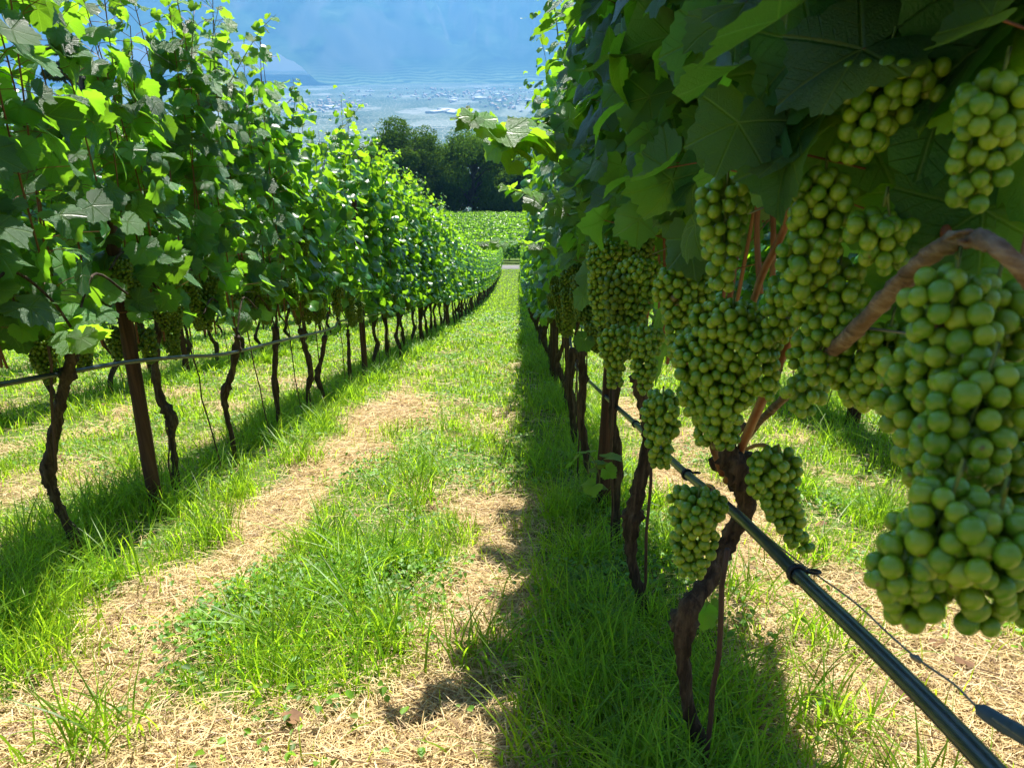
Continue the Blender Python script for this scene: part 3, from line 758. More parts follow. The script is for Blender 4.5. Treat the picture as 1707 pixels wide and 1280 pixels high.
    if i == 0:
        # the big shaded leaves that hang over the nearest bunches
        g = np.random.default_rng(12)
        L = [(1235, 125, 1.0, .125, -.5, .5), (1390, 60, .72, .15, .8, .3), (1330, 150, .78, .13, .6, .5), (1180, 60, .95, .13, -.3, .6), (1110, 40, 1.2, .13, .2, .5), (1640, 90, .62, .16, .1, .2),
             (1540, 30, .66, .14, .2, .4), (1690, 260, .62, .13, .3, .3), (1600, 200, .70, .13, .6, .2), (1480, 330, .78, .11, .2, .5), (1170, 400, 1.5, .12, .3, .5), (1560, 330, .66, .12, .4, .2),
             (1400, 220, .82, .12, .2, .3), (1090, 130, 1.4, .13, -.4, .6), (1490, 20, .6, .15, .9, .2), (1300, 20, .8, .14, .2, .5), (1240, 250, 1.0, .12, .3, .4), (1150, 400, 1.12, .11, .4, .5), (1065, 365, 1.5, .12, .2, .5), (990, 455, 1.9, .12, -.2, .4), (1120, 300, 1.2, .12, -.2, .4), (1310, 255, .85, .10, .3, .3), (1460, 255, .75, .11, -.3, .3), (1640, 350, .6, .12, .2, .3), (1700, 30, .55, .15, .2, .2), (1440, -20, .62, .14, .1, .5),
             (1590, 110, .60, .15, -.2, .3), (1350, -30, .7, .15, .3, .3), (1690, 430, .62, .12, .2, .3), (1540, 440, .72, .11, .3, .3), (1580, 560, .75, .12, .2, .2), (1680, 560, .66, .12, .2, .3)]
        ps = np.array([P(a, b, f) for a, b, f, *_ in L]); nr = np.array([[-.6 + g.normal(0, .15), -.75 + g.normal(0, .12), .5] for _ in L])
        tp = np.array([[e + g.normal(0, .2), .2, -1.] for *_, e, q in L])
        add_leaves(lm, ps, nr, tp, np.array([q[3] for q in L]), np.array([.2 * g.random() for _ in L]), 0, g)
    link('foliage', lm.mesh('vine_foliage', M_LEAF, base), o)
    link('shoots', sm.mesh('vine_shoots', M_SHOOT, base), o)

# the bunches one sees singly: px, py of the top, length px, width px, distance, bend x, vine index
BUNCH = [
    (1212, 300, 190, 95, .74, .05, 1), (1375, 285, 190, 120, .64, .1, 1), (1400, 440, 225, 130, .68, .05, 1), (1345, 400, 110, 90, .66, 0, 1), (1470, 362, 90, 120, .60, .3, 0), (1485, 92, 170, 150, .58, -.2, 0),
    (1672, 130, 215, 140, .48, -.05, 0), (1590, 455, 300, 150, .43, .15, 0), (1665, 462, 300, 150, .45, 0, 0), (1560, 600, 210, 110, .46, .1, 0), (1655, 610, 350, 170, .41, -.1, 0), (1725, 640, 380, 160, .43, 0, 0), (1600, 700, 220, 120, .43, .2, 0),
    (1595, 815, 275, 150, .39, -.1, 0), (1535, 880, 200, 105, .41, .1, 0), (1665, 850, 240, 150, .385, .1, 0), (1735, 860, 230, 150, .40, 0, 0),
    (1485, 545, 150, 120, .66, 0, 0), (1440, 600, 90, 70, .7, 0, 0), (1222, 505, 160, 110, .90, .1, 1), (1170, 560, 200, 110, .95, .3, 1), (1270, 545, 130, 80, .88, .2, 1), (1205, 590, 180, 100, .93, .15, 1),
    (1140, 440, 170, 90, 1.15, .05, 2), (1105, 655, 145, 72, 1.15, .05, 2), (1165, 820, 175, 98, 1.0, .02, 1), (1295, 750, 205, 88, .95, .38, 1), (1030, 545, 110, 55, 1.45, 0, 2), (1078, 545, 120, 60, 1.4, .05, 2),
    (1065, 430, 140, 75, 1.5, 0, 2), (1010, 400, 150, 70, 1.8, 0, 3), (1362, 560, 100, 90, .82, 0, 1), (1520, 640, 90, 100, .55, 0, 0), (1310, 470, 110, 80, .85, 0, 1),
    (1345, 640, 50, 80, .8, 0, 1), (1190, 650, 110, 90, 1.0, 0, 1), (1545, 760, 40, 60, .5, 0, 0), (1350, -10, 40, 70, .7, 0, 0),
]
for i, (px, py, lp, wp, f, bd, vi) in enumerate(BUNCH):
    o, base = rv[vi]; pos = P(px, py, f); d = .0130 if f < .5 else .0142
    L = lp * f / FPX / 1.06; Wd = max(.04, wp * f / FPX - d * .8)
    b, s = cluster_geo(1000 + i, L, Wd, d, 4 if f < .6 else 3, bend=(bd, .0), tries=12000, cap=300)
    c = link('grape_cluster', b.mesh('grape_berries', M_BERRY), o, tuple(pos - base)); link('stalk', s.mesh('grape_stalk', M_GREENSHOOT), c)
# automatic bunches for the right vines a little farther on
r = random.Random(91)
for i in (2, 3, 4, 5):
    o, base = rv[i]
    for k in range({2: 3, 3: 6, 4: 7, 5: 7}[i]):
        yy = base[1] + r.uniform(-.3, .38)
        p = np.array([ROW0 + r.uniform(-.2, .02), yy, float(gz(ROW0, yy)) + r.uniform(.82, 1.13)])
        add_cluster(o, base, p, True, r)
t = 4.6; k = 0
while t < T_END:
    lab = (f'grapevine, {ordinal(k + 2)} beyond the nearest brown post of the row right of the path' if k < 17
           else 'small distant grapevine toward the lane end of the row right of the path')
    place_vine(ROW0 + random.uniform(-.02, .02), t, VAR1R if t < 5.2 else (VAR1 if t < 15 else VAR2), lab, GR if k < 17 else GR + ', far end', (9, True) if t < 5.2 else ((4, True) if t < 8 else ((3, False) if t < 14 else (0, 0))), 1200 + k, 'right')
    t += random.uniform(.66, .76); k += 1

# loose shoots that lean out into the aisle or stand above the hedge (px, py, distance) -> parts of their vines
def free_shoot(vine, base, rows, nleaf, size, seed, young=.3, name='long_shoot', lod=0):
    g = np.random.default_rng(seed); a = np.array([[*P(x, y, f), 0] for x, y, f in rows]); q = spline(a, 8)[:, :3]
    sm = MB(); lm = MB(); tube(sm, q, np.linspace(.003, .001, len(q)), 5, cap=False)
    ps, ns, ts, ss, yy = [], [], [], [], []
    for k in range(nleaf):
        u = (k + .5) / nleaf; c = q[int(u * (len(q) - 1))]; az = k * 2.7 + g.random()
        o = np.array([math.cos(az), math.sin(az), .1]); pp = c + o * (.035 + .03 * g.random()) * (1.2 - .7 * u)
        tube(sm, [c, pp], .001, 3, cap=False)
        ps.append(pp); ns.append(np.array([0, -.1, 1.]) + o * .6 + g.normal(0, .3, 3)); ts.append(o + np.array([0, 0, -.5]) + g.normal(0, .25, 3))
        ss.append(size * (1.1 - .65 * u) * (.8 + .4 * g.random())); yy.append(min(1, young + u * .7))
    add_leaves(lm, np.array(ps), np.array(ns), np.array(ts), np.array(ss), np.array(yy), lod, g)
    s = link(name, sm.mesh('shoot_stem', M_GREENSHOOT, base), vine); link('leaves', lm.mesh('shoot_leaves', M_LEAF, base), s)
vines = [o for o in COL.objects if o.name.startswith('grapevine')]
def nearest(x, y):
    return min(vines, key=lambda o: (o.location.x - x)**2 + (o.location.y - y)**2)
for rows, n, sz, sd_ in [
    ([(960, 230, 2.3), (900, 235, 2.15), (850, 225, 2.05), (800, 205, 1.98), (775, 190, 1.95)], 20, .125, 1),
    ([(960, 190, 2.4), (900, 210, 2.2), (860, 240, 2.1), (845, 280, 2.05)], 12, .12, 16),
    ([(950, 360, 2.6), (915, 340, 2.45), (880, 325, 2.35), (840, 310, 2.3)], 14, .09, 2),
    ([(930, 420, 3.6), (890, 410, 3.4), (850, 405, 3.3), (800, 405, 3.3)], 12, .09, 3),
    ([(930, 60, 3.2), (925, 20, 3.1), (915, -20, 3.1)], 10, .11, 4),
    ([(330, 200, 3.6), (375, 150, 3.6), (410, 90, 3.55), (435, 50, 3.5), (460, 25, 3.5)], 18, .085, 5),
    ([(300, 120, 3.4), (305, 60, 3.4), (300, 20, 3.4), (290, -20, 3.4)], 14, .10, 6),
    ([(350, 120, 3.5), (355, 60, 3.5), (365, 10, 3.5)], 12, .09, 7),
    ([(480, 290, 4.8), (485, 220, 4.8), (492, 165, 4.8), (488, 130, 4.8)], 24, .10, 8),
    ([(470, 270, 4.8), (468, 210, 4.8), (460, 160, 4.8)], 14, .10, 9),
    ([(540, 260, 5.6), (575, 210, 5.6), (605, 172, 5.6)], 13, .09, 10),
    ([(640, 330, 7.2), (650, 270, 7.2), (668, 250, 7.2)], 9, .09, 11),
    ([(690, 380, 8.8), (700, 320, 8.8), (705, 300, 8.8)], 9, .09, 12),
    ([(730, 400, 10), (735, 345, 10), (740, 320, 10)], 9, .09, 13),
    ([(90, 480, 2.4), (95, 530, 2.3), (130, 560, 2.2), (150, 560, 2.1)], 7, .15, 14),
    ([(980, 790, 2.5), (985, 760, 2.5), (1000, 800, 2.5), (985, 830, 2.5)], 9, .09, 15),
]:
    p = P(*rows[0]); v = nearest(p[0], p[1]); b = np.array(v.location)
    free_shoot(v, b, rows, n, sz, 300 + sd_, .15)

# --- the neighbouring rows seen under and through the first ones
for kk, (k0, side, t0, t1, nm) in enumerate([(-2, 'left', 2.6, 24, 'second row on the left, behind the nearest hedge'), (-3, 'left', 4.5, 22, 'third row on the left, seen under the leaves'),
                                    (1, 'right', 1.6, 16, 'second row on the right, seen between the bunches'), (2, 'right', 2.6, 13, 'third row on the right, seen beyond the straw')]):
    x = ROW0 + k0 * PITCHROW; t = t0 + .3; k = 0
    while t < t1:
        lab = f'grapevine, {ordinal(k)} from the camera in the {nm}' if k < 9 else f'distant grapevine in the {nm}'
        place_vine(x, t, VAR1 if t < 9 else VAR2, lab, f'grapevines of the {nm}', (3, True) if t < 5 else ((2, False) if t < 10 else (0, 0)), 2000 + kk * 100 + k)
        t += random.uniform(.66, .8); k += 1

# ------------------------------------------------------------------ posts, stakes, wires, hoses
def post(x, y, label, group, lean=(0, 0), r=.031, h=2.0, lod=0, top=None):
    mb = MB(); z = float(gz(x, y)); n = 12
    k = np.linspace(0, 1, n); pts = np.stack([x + lean[0] * k * h, y + lean[1] * k * h, z - .15 + (h + .15) * k], -1)
    tube(mb, pts, r * (1 - .12 * k), 10, .035, seed=int(y * 10))
    o = link('vineyard_post', mb.mesh('post', M_POST, (x, y, z)), None, (x, y, z)); tag(o, label, 'post', group); return o
post(PYp(257, 843, 2.72)[0], 2.72, 'thick red-brown post nearest the camera in the left row', 'brown posts of the left row', (.055, 0), .029, 1.25)
post(PYp(610, 646, 7.05)[0], 7.05, 'brown post, second from the camera in the left row', 'brown posts of the left row', (.02, 0), .031)
post(XL, 11.3, 'brown post, third from the camera in the left row', 'brown posts of the left row')
post(XL, 15.5, 'brown post, fourth from the camera in the left row', 'brown posts of the left row')
post(XL, 19.7, 'brown post, fifth from the camera in the left row', 'brown posts of the left row')
for t in (23.9, 28.1, 32.3, 36.5, 40.7, 44.9, 49.1, 57.5): post(XL, t, 'small brown post far down the row left of the path', 'far posts of the left row')
post(PYp(1003, 830, 2.75)[0], 2.75, 'wide brown post nearest the camera in the right row', 'brown posts of the right row', (.015, 0), .034)
post(ROW0, 7.0, 'brown post, second from the camera in the right row', 'brown posts of the right row')
for t in (11.3, 15.5, 19.7, 28.1, 36.5): post(ROW0, t, 'brown post half hidden far down the row right of the path', 'far posts of the right row')
xb = ROW0 - 2 * PITCHROW
for j, t in enumerate((3.0, 7.26, 11.5, 15.7)): post(xb, t, f'brown post, {ordinal(j)} from the camera in the second row on the left', 'brown posts of the second left row', (.01, 0))
for j, t in enumerate((4.6, 8.9)): post(ROW0 + PITCHROW, t, f'brown post, {ordinal(j)} from the camera in the second row on the right', 'brown posts of the second right row')

def stake(p0, p1, r, label, group='thin rods beside the vine trunks'):
    mb = MB(); p0 = np.array(p0); p1 = np.array(p1); n = 8; k = np.linspace(0, 1, n)[:, None]
    pts = p0 * (1 - k) + p1 * k; pts[1:-1, :2] += np.random.default_rng(int(p0[1] * 99)).normal(0, .003, (n - 2, 2))
    tube(mb, pts, r, 6, .05)
    o = link('vine_stake', mb.mesh('stake', M_STAKE, p0), None, tuple(p0)); tag(o, label, 'stake', group)
def stake_px(a, b, t, r, label):
    q = PYp(*a, t); stake(q + [0, 0, -.05], PYp(*b, t), r, label)
stake_px((1178, 1270), (1213, 915), 1.03, .0052, 'thin rusty rod tied to the knuckled trunk behind the hose')
stake_px((1072, 1020), (1085, 760), 1.68, .0045, 'thin dark rod right of the trunk with the swollen knot')
stake_px((88, 760), (80, 575), 2.1, .005, 'thin dark rod left of the kinked trunk at the left edge')
stake_px((283, 790), (276, 700), 2.88, .004, 'thin short rod beside the S-curved trunk on the left')
stake_px((1020, 900), (1022, 640), 2.25, .004, 'thin rod beside the nearest brown post of the right row')
stake_px((965, 800), (962, 600), 3.1, .004, 'thin rod beside the broad dark trunk on the right')
r = random.Random(8)
for x, ts in ((XL, np.arange(3.4, 13, .72)), (ROW0, np.arange(3.6, 9, .7)), (xb, np.arange(3, 9, .75)), (ROW0 + PITCHROW, np.arange(2, 7, .75))):
    side = 'left row' if x == XL else ('right row' if x == ROW0 else ('second row on the left' if x == xb else 'second row on the right'))
    for t in ts:
        y = float(t) + r.uniform(-.08, .08); z = float(gz(x, y))
        stake((x + r.uniform(-.03, .04), y, z - .03), (x + r.uniform(-.04, .04), y + r.uniform(-.03, .03), z + r.uniform(.75, 1.1)), .004, f'thin dark rod beside a vine trunk of the {side}', f'thin rods of the {side}')

def along(x, y0, y1, h, r, mat, name, label, cat, group, sag=0, step=.35, jit=0, sides=5):
    ys = np.arange(y0, y1, step); g = np.random.default_rng(int(abs(x * 100 + h * 10)))
    sm = gz(ys * 0 + x, ys); ker = np.ones(7) / 7; sm = np.convolve(np.pad(sm, 3, mode='reflect', reflect_type='odd'), ker, 'valid')
    z = sm + h - sag * np.abs(np.sin((ys - 2.75) / 4.25 * math.pi))
    pts = np.stack([x + g.normal(0, jit, len(ys)) if jit else x + 0 * ys, ys, z], -1); mb = MB(); tube(mb, pts, r, sides)
    o = link(name, mb.mesh(name, mat, pts[0]), None, tuple(pts[0])); tag(o, label, cat, group); return o
# drip hoses
hp = [(958, 607), (1000, 652), (1060, 707), (1130, 777), (1210, 842), (1262, 890), (1330, 958), (1430, 1054), (1540, 1163), (1650, 1278), (1760, 1400)]
hx = [.36, .35, .335, .325, .318, .315, .31, .305, .30, .295, .29]
hpts = np.array([PXp(a, b, x) for (a, b), x in zip(hp, hx)])[::-1]
far = np.array([[.36, y, float(gz(.36, y)) + .66 - .02 * abs(math.sin((y - 2.75) / .7))] for y in np.arange(hpts[-1][1] + .6, 22, .6)])
q = spline(np.vstack([hpts, far]), 5); mb = MB(); tube(mb, q, .0078, 14)
hose = link('drip_hose', mb.mesh('drip_hose', M_HOSE, q[0]), None, tuple(q[0])); tag(hose, 'shiny black drip hose running past the bunches of the right row', 'hose')
for j, (a, b) in enumerate([(1330, 958), (1137, 782), (1056, 703), (1012, 663)]):
    x = .31 + .035 * (j / 3); c = PXp(a, b, x); cm = MB(); k = np.linspace(0, 2 * math.pi, 15)
    d = norm(q[np.argmin(np.sum((q - c)**2, 1)) + 1] - q[np.argmin(np.sum((q - c)**2, 1))])
    c = q[np.argmin(np.sum((q - c)**2, 1))]
    u_ = norm(np.cross(d, [0, 0, 1.])); v_ = np.cross(u_, d)
    tube(cm, [c + (u_ * math.cos(s) + v_ * math.sin(s)) * .0096 for s in k], .0022, 6)
    tube(cm, [c + (u_ * math.cos(s) + v_ * math.sin(s)) * .0096 + d * .005 for s in k], .0020, 6)
    tube(cm, [c + u_ * .009 + v_ * .006 + (u_ * math.cos(s) * 1.2 + d * math.sin(s) - v_ * .3) * .006 + u_ * .008 for s in k], .0017, 6)
    link('hose_clip', cm.mesh('hose_clip', M_BLACK, q[0]), hose)
lh = [(-60, 652), (0, 641), (105, 622), (210, 604), (300, 595), (375, 590), (460, 570), (552, 548)]
lp = np.array([PXp(a, b, XL + .13) for a, b in lh])
far = np.array([[XL + .04, y, float(gz(XL, y)) + .70] for y in np.arange(lp[-1][1] + .6, 24, .6)])
q = spline(np.vstack([[XL + .13, .6, lp[0][2] + .29 * (lp[0][1] - .6)], lp, far]), 5); mb = MB(); tube(mb, q, .0085, 10)
tag(link('drip_hose', mb.mesh('drip_hose', M_HOSE, q[0]), None, tuple(q[0])), 'dark drip hose strung low along the trunks of the left row', 'hose')
along(xb + .04, 2.4, 20, .68, .009, M_HOSE, 'drip_hose', 'dark drip hose of the second row on the left, behind the first', 'hose', None, .03)
along(ROW0 + PITCHROW, 1.5, 14, .66, .008, M_HOSE, 'drip_hose', 'dark drip hose of the second row on the right', 'hose', None, .03)
# thin tie wire below the hose with its tensioner sleeve
wp = [(1130, 770, 1.5), (1235, 858, 1.2), (1330, 935, .98), (1420, 1000, .82), (1480, 1055, .74), (1530, 1098, .69), (1590, 1140, .64), (1632, 1180, .60), (1720, 1240, .54), (1800, 1290, .5)]
mb = MB(); qq = pc(mb, [(a, b, f, .0011) for a, b, f in wp], 6, 0, 0, 8)
p0 = qq[0][:3]; tw = link('trellis_wire', mb.mesh('trellis_wire', M_WIRE, p0), None, tuple(p0)); tag(tw, 'thin grey wire sagging beside the black drip hose, lower right', 'wire')
mb = MB(); pc(mb, [(1628, 1176, .602, .0022), (1640, 1186, .596, .0062), (1670, 1205, .58, .0068), (1700, 1222, .56, .0068), (1750, 1250, .53, .0066)], 10, .03)
link('tensioner', mb.mesh('tensioner', M_SLEEVE, p0), tw)
mb = MB(); pc(mb, [(1518, 1092, .70, .002), (1527, 1096, .695, .0032), (1536, 1103, .688, .0018)], 7, .1); link('wire_knot', mb.mesh('wire_knot', M_WIRE, p0), tw)
for h, nm in ((.98, 'lowest'), (1.3, 'second lowest'), (1.65, 'third lowest'), (2.0, 'topmost')):
    along(XL + .06, 1, 62, h, .0014, M_WIRE, 'trellis_wire', f'{nm} grey trellis wire through the leaves of the left row', 'wire', None, .01)
    if h < 1.9: along(ROW0 - .06, .3, 62, h, .0013, M_WIRE, 'trellis_wire', f'{nm} grey trellis wire through the leaves of the right row', 'wire', None, .01)
mb = MB(); pc(mb, [(1760, 120, .55, .0011), (1660, 180, .6, .0011), (1430, 280, .75, .0011), (1300, 335, .9, .0011), (1180, 385, 1.2, .0011), (1050, 440, 2.0, .0011)], 5, 0)
tag(link('trellis_wire', mb.mesh('trellis_wire', M_WIRE)), 'thin wire slanting across between the uppermost bunches on the right', 'wire')

# ------------------------------------------------------------------ grass, straw, weeds
def sample_ground(n, seed, dmin=.9, dmax=66, xp=.80, k=1.5, dcap=1.9):
    """more blades near the camera"""
    g = np.random.default_rng(seed); ds = np.geomspace(dmin, dmax, 400); rho = np.minimum(1, (dcap / ds)**k) * ds
    cdf = np.concatenate([[0], np.cumsum((rho[1:] + rho[:-1]) / 2 * np.diff(ds))]); cdf /= cdf[-1]
    d = np.interp(g.random(n), cdf, ds); x = (g.random(n) * 2 - 1) * (xp * d + .35)
    ok = (x > -11) & (x < 8); return x[ok], (d[ok] - .4) / 1.033, d[ok], g
def blades(x, y, d, g, h, w, lean, young, name, mat, label, cat, seg=3, bright=None):
    n = len(x); z = gz(x, y) - .004
    az = g.random(n) * 6.28; face = az + 1.57 + g.normal(0, .5, n)
    L = np.stack([np.cos(az), np.sin(az), 0 * az], -1); Wd = np.stack([np.cos(face), np.sin(face), 0 * az], -1)
    lv = np.linspace(0, 1, seg + 1); P0 = np.stack([x, y, z], -1); V = []; rows = 2 * seg + 1
    for u in lv[:-1]:
        c = P0 + L * (lean * h * u**2)[:, None] + np.stack([0 * h, 0 * h, h * (u - .35 * lean * u * u)], -1); ww = (w * (1 - u**1.6) * .5 + w * .1)[:, None]
        V += [c - Wd * ww, c + Wd * ww]
    V.append(P0 + L * (lean * h)[:, None] + np.stack([0 * h, 0 * h, h * (1 - .35 * lean)], -1))
    V = np.stack(V, 1)
    F = []
    for k in range(seg - 1): F += [(2 * k, 2 * k + 1, 2 * k + 3), (2 * k, 2 * k + 3, 2 * k + 2)]
    F.append((2 * seg - 2, 2 * seg - 1, 2 * seg)); F = np.array(F)
    T = (F[None] + (np.arange(n) * rows)[:, None, None]).reshape(-1, 3)
    col = np.zeros((n, rows, 3)); col[..., 0] = (g.random((n, 1)) if bright is None else bright[:, None]); col[..., 1] = young[:, None]
    mb = MB(); mb.add(V.reshape(-1, 3), T, None, col.reshape(-1, 3))
    o = link(name, mb.mesh(name, mat)); tag(o, label, cat, kind='stuff'); return o
def rowdist(x): return np.abs((x - ROW0 + .04 + PITCHROW / 2) % PITCHROW - PITCHROW / 2)

x, y, d, g = sample_ground(430000, 1)
s = straw_mask(x, y); clump = fbm(x * 5, y * 5, 71, 3)
ok = g.random(len(x)) < np.clip(1.15 - 1.25 * s, .06, 1) * np.clip(.35 + 1.5 * (clump - .3), .12, 1)
x, y, d, s, clump = x[ok], y[ok], d[ok], s[ok], clump[ok]
tallrow = np.exp(-(rowdist(x) / .27)**2)
n = len(x); h = (.035 + .06 * g.random(n) + .10 * np.clip(clump - .42, 0, .4) * 2.2) * (1 - .3 * s) + tallrow * (.03 + .17 * g.random(n)**1.4) * np.where((x > .25) & (x < 1) & (y < 1.6), .4, np.where((x > -.2) & (x < .8), .5, 1)) * np.clip(.3 + fbm(x * 2, y * 2, 5, 2), .3, 1.2)
far = sstep(6, 25, d); h = h * (1 - .35 * far)
w = np.maximum(.0026 + .0024 * g.random(n), .0011 * d)
blades(x, y, d, g, h, w, .25 + .9 * g.random(n)**1.5, np.clip(g.normal(.22, .2, n) + .5 * s + (g.random(n) < .06), 0, 1), 'grass', M_GRASS, 'green grass of the vineyard path, longest beneath the vines', 'grass')

# long separate tufts
tg = np.random.default_rng(31); cx, cy = [], []
TUFT = [(-1.35, 2.0), (-1.2, 2.45), (-1.75, 2.2), (-1.5, 1.75), (-1.9, 1.95), (-1.30, 3.0), (-1.25, 3.6), (-1.3, 4.4), (-.55, 1.9), (-.42, 2.15), (-.7, 2.3), (-.35, 1.6), (.2, 1.6), (.1, 1.9), (.25, 2.2), (.2, 1.25), (.05, 1.1), (.12, 1.35), (.7, 1.25), (.75, .95), (.15, 2.7), (.12, 3.4), (-.5, 3.3), (-.45, 2.9), (1.1, 3.2), (1.3, 3.0), (1.5, 2.6), (-.9, 1.15), (.85, 1.6), (1.0, 2.2), (.7, 1.9), (-.45, 4.5), (-.6, 1.5), (2.1, 3.6), (1.9, 4.1), (2.2, 3.0)]
for a in TUFT: cx.append(a[0]); cy.append(a[1])
for _ in range(190):
    yy = .9 + 14 * tg.random()**1.4; k = tg.choice([XL, ROW0, XL, ROW0, xb, ROW0 + PITCHROW]); cx.append(k + tg.normal(-.03, .17)); cy.append(yy)
X, Y = [], []
for a, b in zip(cx, cy):
    m = int(tg.integers(60, 130)); X.append(a + tg.normal(0, .055, m)); Y.append(b + tg.normal(0, .055, m))
x = np.concatenate(X); y = np.concatenate(Y); n = len(x); d = np.hypot(x, y) + .5
blades(x, y, d, tg, (.10 + .18 * tg.random(n)) * np.where((x > -.2) & (x < 1), .8, 1), np.maximum(.003 + .003 * tg.random(n), .0009 * d), .3 + .8 * tg.random(n), np.clip(tg.normal(.15, .15, n), 0, 1), 'tall_grass', M_GRASS,
       'tufts of long green grass along the foot of the vines', 'grass', 5)

# straw: dry cut stalks lying flat
def straw(n, seed):
    x, y, d, g = sample_ground(n, seed, dmax=22, k=1.9)
    s = straw_mask(x, y); ok = g.random(len(x)) < np.clip(.10 + 1.1 * s, 0, 1); x, y, d = x[ok], y[ok], d[ok]; n = len(x)
    L = (.03 + .11 * g.random(n)**1.5) * np.clip(d / 3, 1, 2); w = np.maximum(.0011 + .0014 * g.random(n), .00055 * d); az = g.random(n) * 6.28; bend = g.normal(0, .5, n)
    pts = []; lift = g.random(n)**2 * .035; tilt = g.normal(0, .12, n)
    for k in (-1, -.33, .33, 1):
        a = az + bend * k * .5; xx = x + np.cos(a) * L * .5 * k; yy = y + np.sin(a) * L * .5 * k
        pts.append(np.stack([xx, yy, gz(xx, yy) + .003 + lift * (1 - .5 * k * k) + np.maximum(0, tilt * k) * L], -1))
    wd = np.stack([-np.sin(az), np.cos(az), g.normal(0, .5, n)], -1) * (w * .5)[:, None]
    V = np.stack([q for p in pts for q in (p - wd, p + wd)], 1)
    F = np.array([(0, 1, 3, 2), (2, 3, 5, 4), (4, 5, 7, 6)]); Q = (F[None] + (np.arange(n) * 8)[:, None, None]).reshape(-1, 4)
    c0 = np.array([.54, .38, .155]); c1 = np.array([.76, .60, .32]); c2 = np.array([.24, .15, .075]); k = g.random((n, 1))
    c = np.where(k < .2, c2, c0 + (c1 - c0) * g.random((n, 1))); c = c * (.75 + .4 * g.random((n, 1)))
    mb = MB(); mb.add(V.reshape(-1, 3), None, Q, np.repeat(c[:, None], 8, 1).reshape(-1, 3))
    tag(link('straw', mb.mesh('straw', M_STRAW)), 'pale dry mown stalks lying in the wheel tracks', 'straw', kind='stuff')
straw(420000, 3)

# low broad-leaved weeds and clover
def weeds(n, seed):
    x, y, d, g = sample_ground(n, seed, dmax=24, k=1.7)
    s = straw_mask(x, y); c = fbm(x * 2.1 + 30, y * 2.1, 91, 3)
    ok = g.random(len(x)) < np.clip(3.2 * (c - .47), 0.01, 1) * np.clip(1 - 1.0 * s, .05, 1); x, y, d = x[ok], y[ok], d[ok]; n = len(x)
    h = .015 + .055 * g.random(n); L = np.maximum(.010 + .016 * g.random(n), .0035 * d); az = g.random(n) * 6.28
    t = np.stack([np.cos(az), np.sin(az), g.normal(.1, .35, n)], -1); t = norm(t); sd = norm(np.cross(t, np.stack([0 * az, 0 * az, 0 * az + 1], -1)) + g.normal(0, .25, (n, 3)))
    P0 = np.stack([x, y, gz(x, y) + h], -1); up = np.cross(sd, t)
    prof = [(0, 0), (.3, .33), (.65, .36), (1, 0), (.65, -.36), (.3, -.33)]
    V = np.stack([P0 + t * (a * L)[:, None] + sd * (b * L)[:, None] + up * (abs(b) * .5 * L - (a * a) * .25 * L)[:, None] for a, b in prof], 1)
    F = np.array([(0, 1, 2, 3), (0, 3, 4, 5)]); Q = (F[None] + (np.arange(n) * 6)[:, None, None]).reshape(-1, 4)
    col = np.zeros((n, 6, 3)); col[..., 0] = g.random((n, 1)); col[..., 1] = g.random((n, 1))**2 * .5
    mb = MB(); mb.add(V.reshape(-1, 3), None, Q, col.reshape(-1, 3))
    tag(link('weeds', mb.mesh('weeds', M_WEED)), 'low broad-leaved weeds and clover between the grass', 'ground cover', kind='stuff')
weeds(260000, 9)

g = np.random.default_rng(44); x, y, d, g = sample_ground(260, 45, dmax=9, k=.6); n = len(x)
lm = MB(); add_leaves(lm, np.stack([x, y, gz(x, y) + .02 + .02 * g.random(n)], -1), np.stack([g.normal(0, .5, n), g.normal(0, .5, n), 1 + 0 * x], -1), g.normal(0, 1, (n, 3)), .022 + .028 * g.random(n), g.random(n), 1, g)
tag(link('leaf_litter', lm.mesh('leaf_litter', simple('dry_leaf', [(.07, .035, .018), (.17, .09, .04), (.28, .19, .09)], 9, .8, .4, .002))), 'curled brown fallen leaves scattered in the grass', 'leaf litter', kind='stuff')

# ------------------------------------------------------------------ far vineyard beyond the lane
def hedge_mesh(seed, length):
    g = np.random.default_rng(seed); n = int(length * 300); x = (g.random(n) - .5) * length
    z = .5 + 1.5 * g.random(n)**.8 + .25 * (vnoise(x * 1.3, x * 0, seed) - .3) * (g.random(n) > .5); y = g.normal(0, .2, n)
    ps = np.stack([x, y, z], -1); o = np.stack([g.normal(0, .5, n), np.sign(y) + g.normal(0, .4, n), .5 + g.random(n)], -1)
    mb = MB(); add_leaves(mb, ps, o, np.stack([g.normal(0, .4, n), np.sign(y) * .4, -1 + 0 * y], -1), .15 + .09 * g.random(n), np.clip((z - 1.6) * .6, 0, .6), 2, g)
    return mb.mesh('hedge', M_LEAF_FAR)
HM = [hedge_mesh(i, 36) for i in range(3)]
j = 0
for y in np.arange(69.5, 139, 2.7):
    cxx = -5 + random.uniform(-5, 5)
    o = link('vineyard_row', HM[j % 3], None, (cxx, y, float(gz(0, y)) - .1), R(-4)); 
    tag(o, 'low green vine row across the field beyond the lane', 'vine row', 'vine rows of the field below the trees'); j += 1

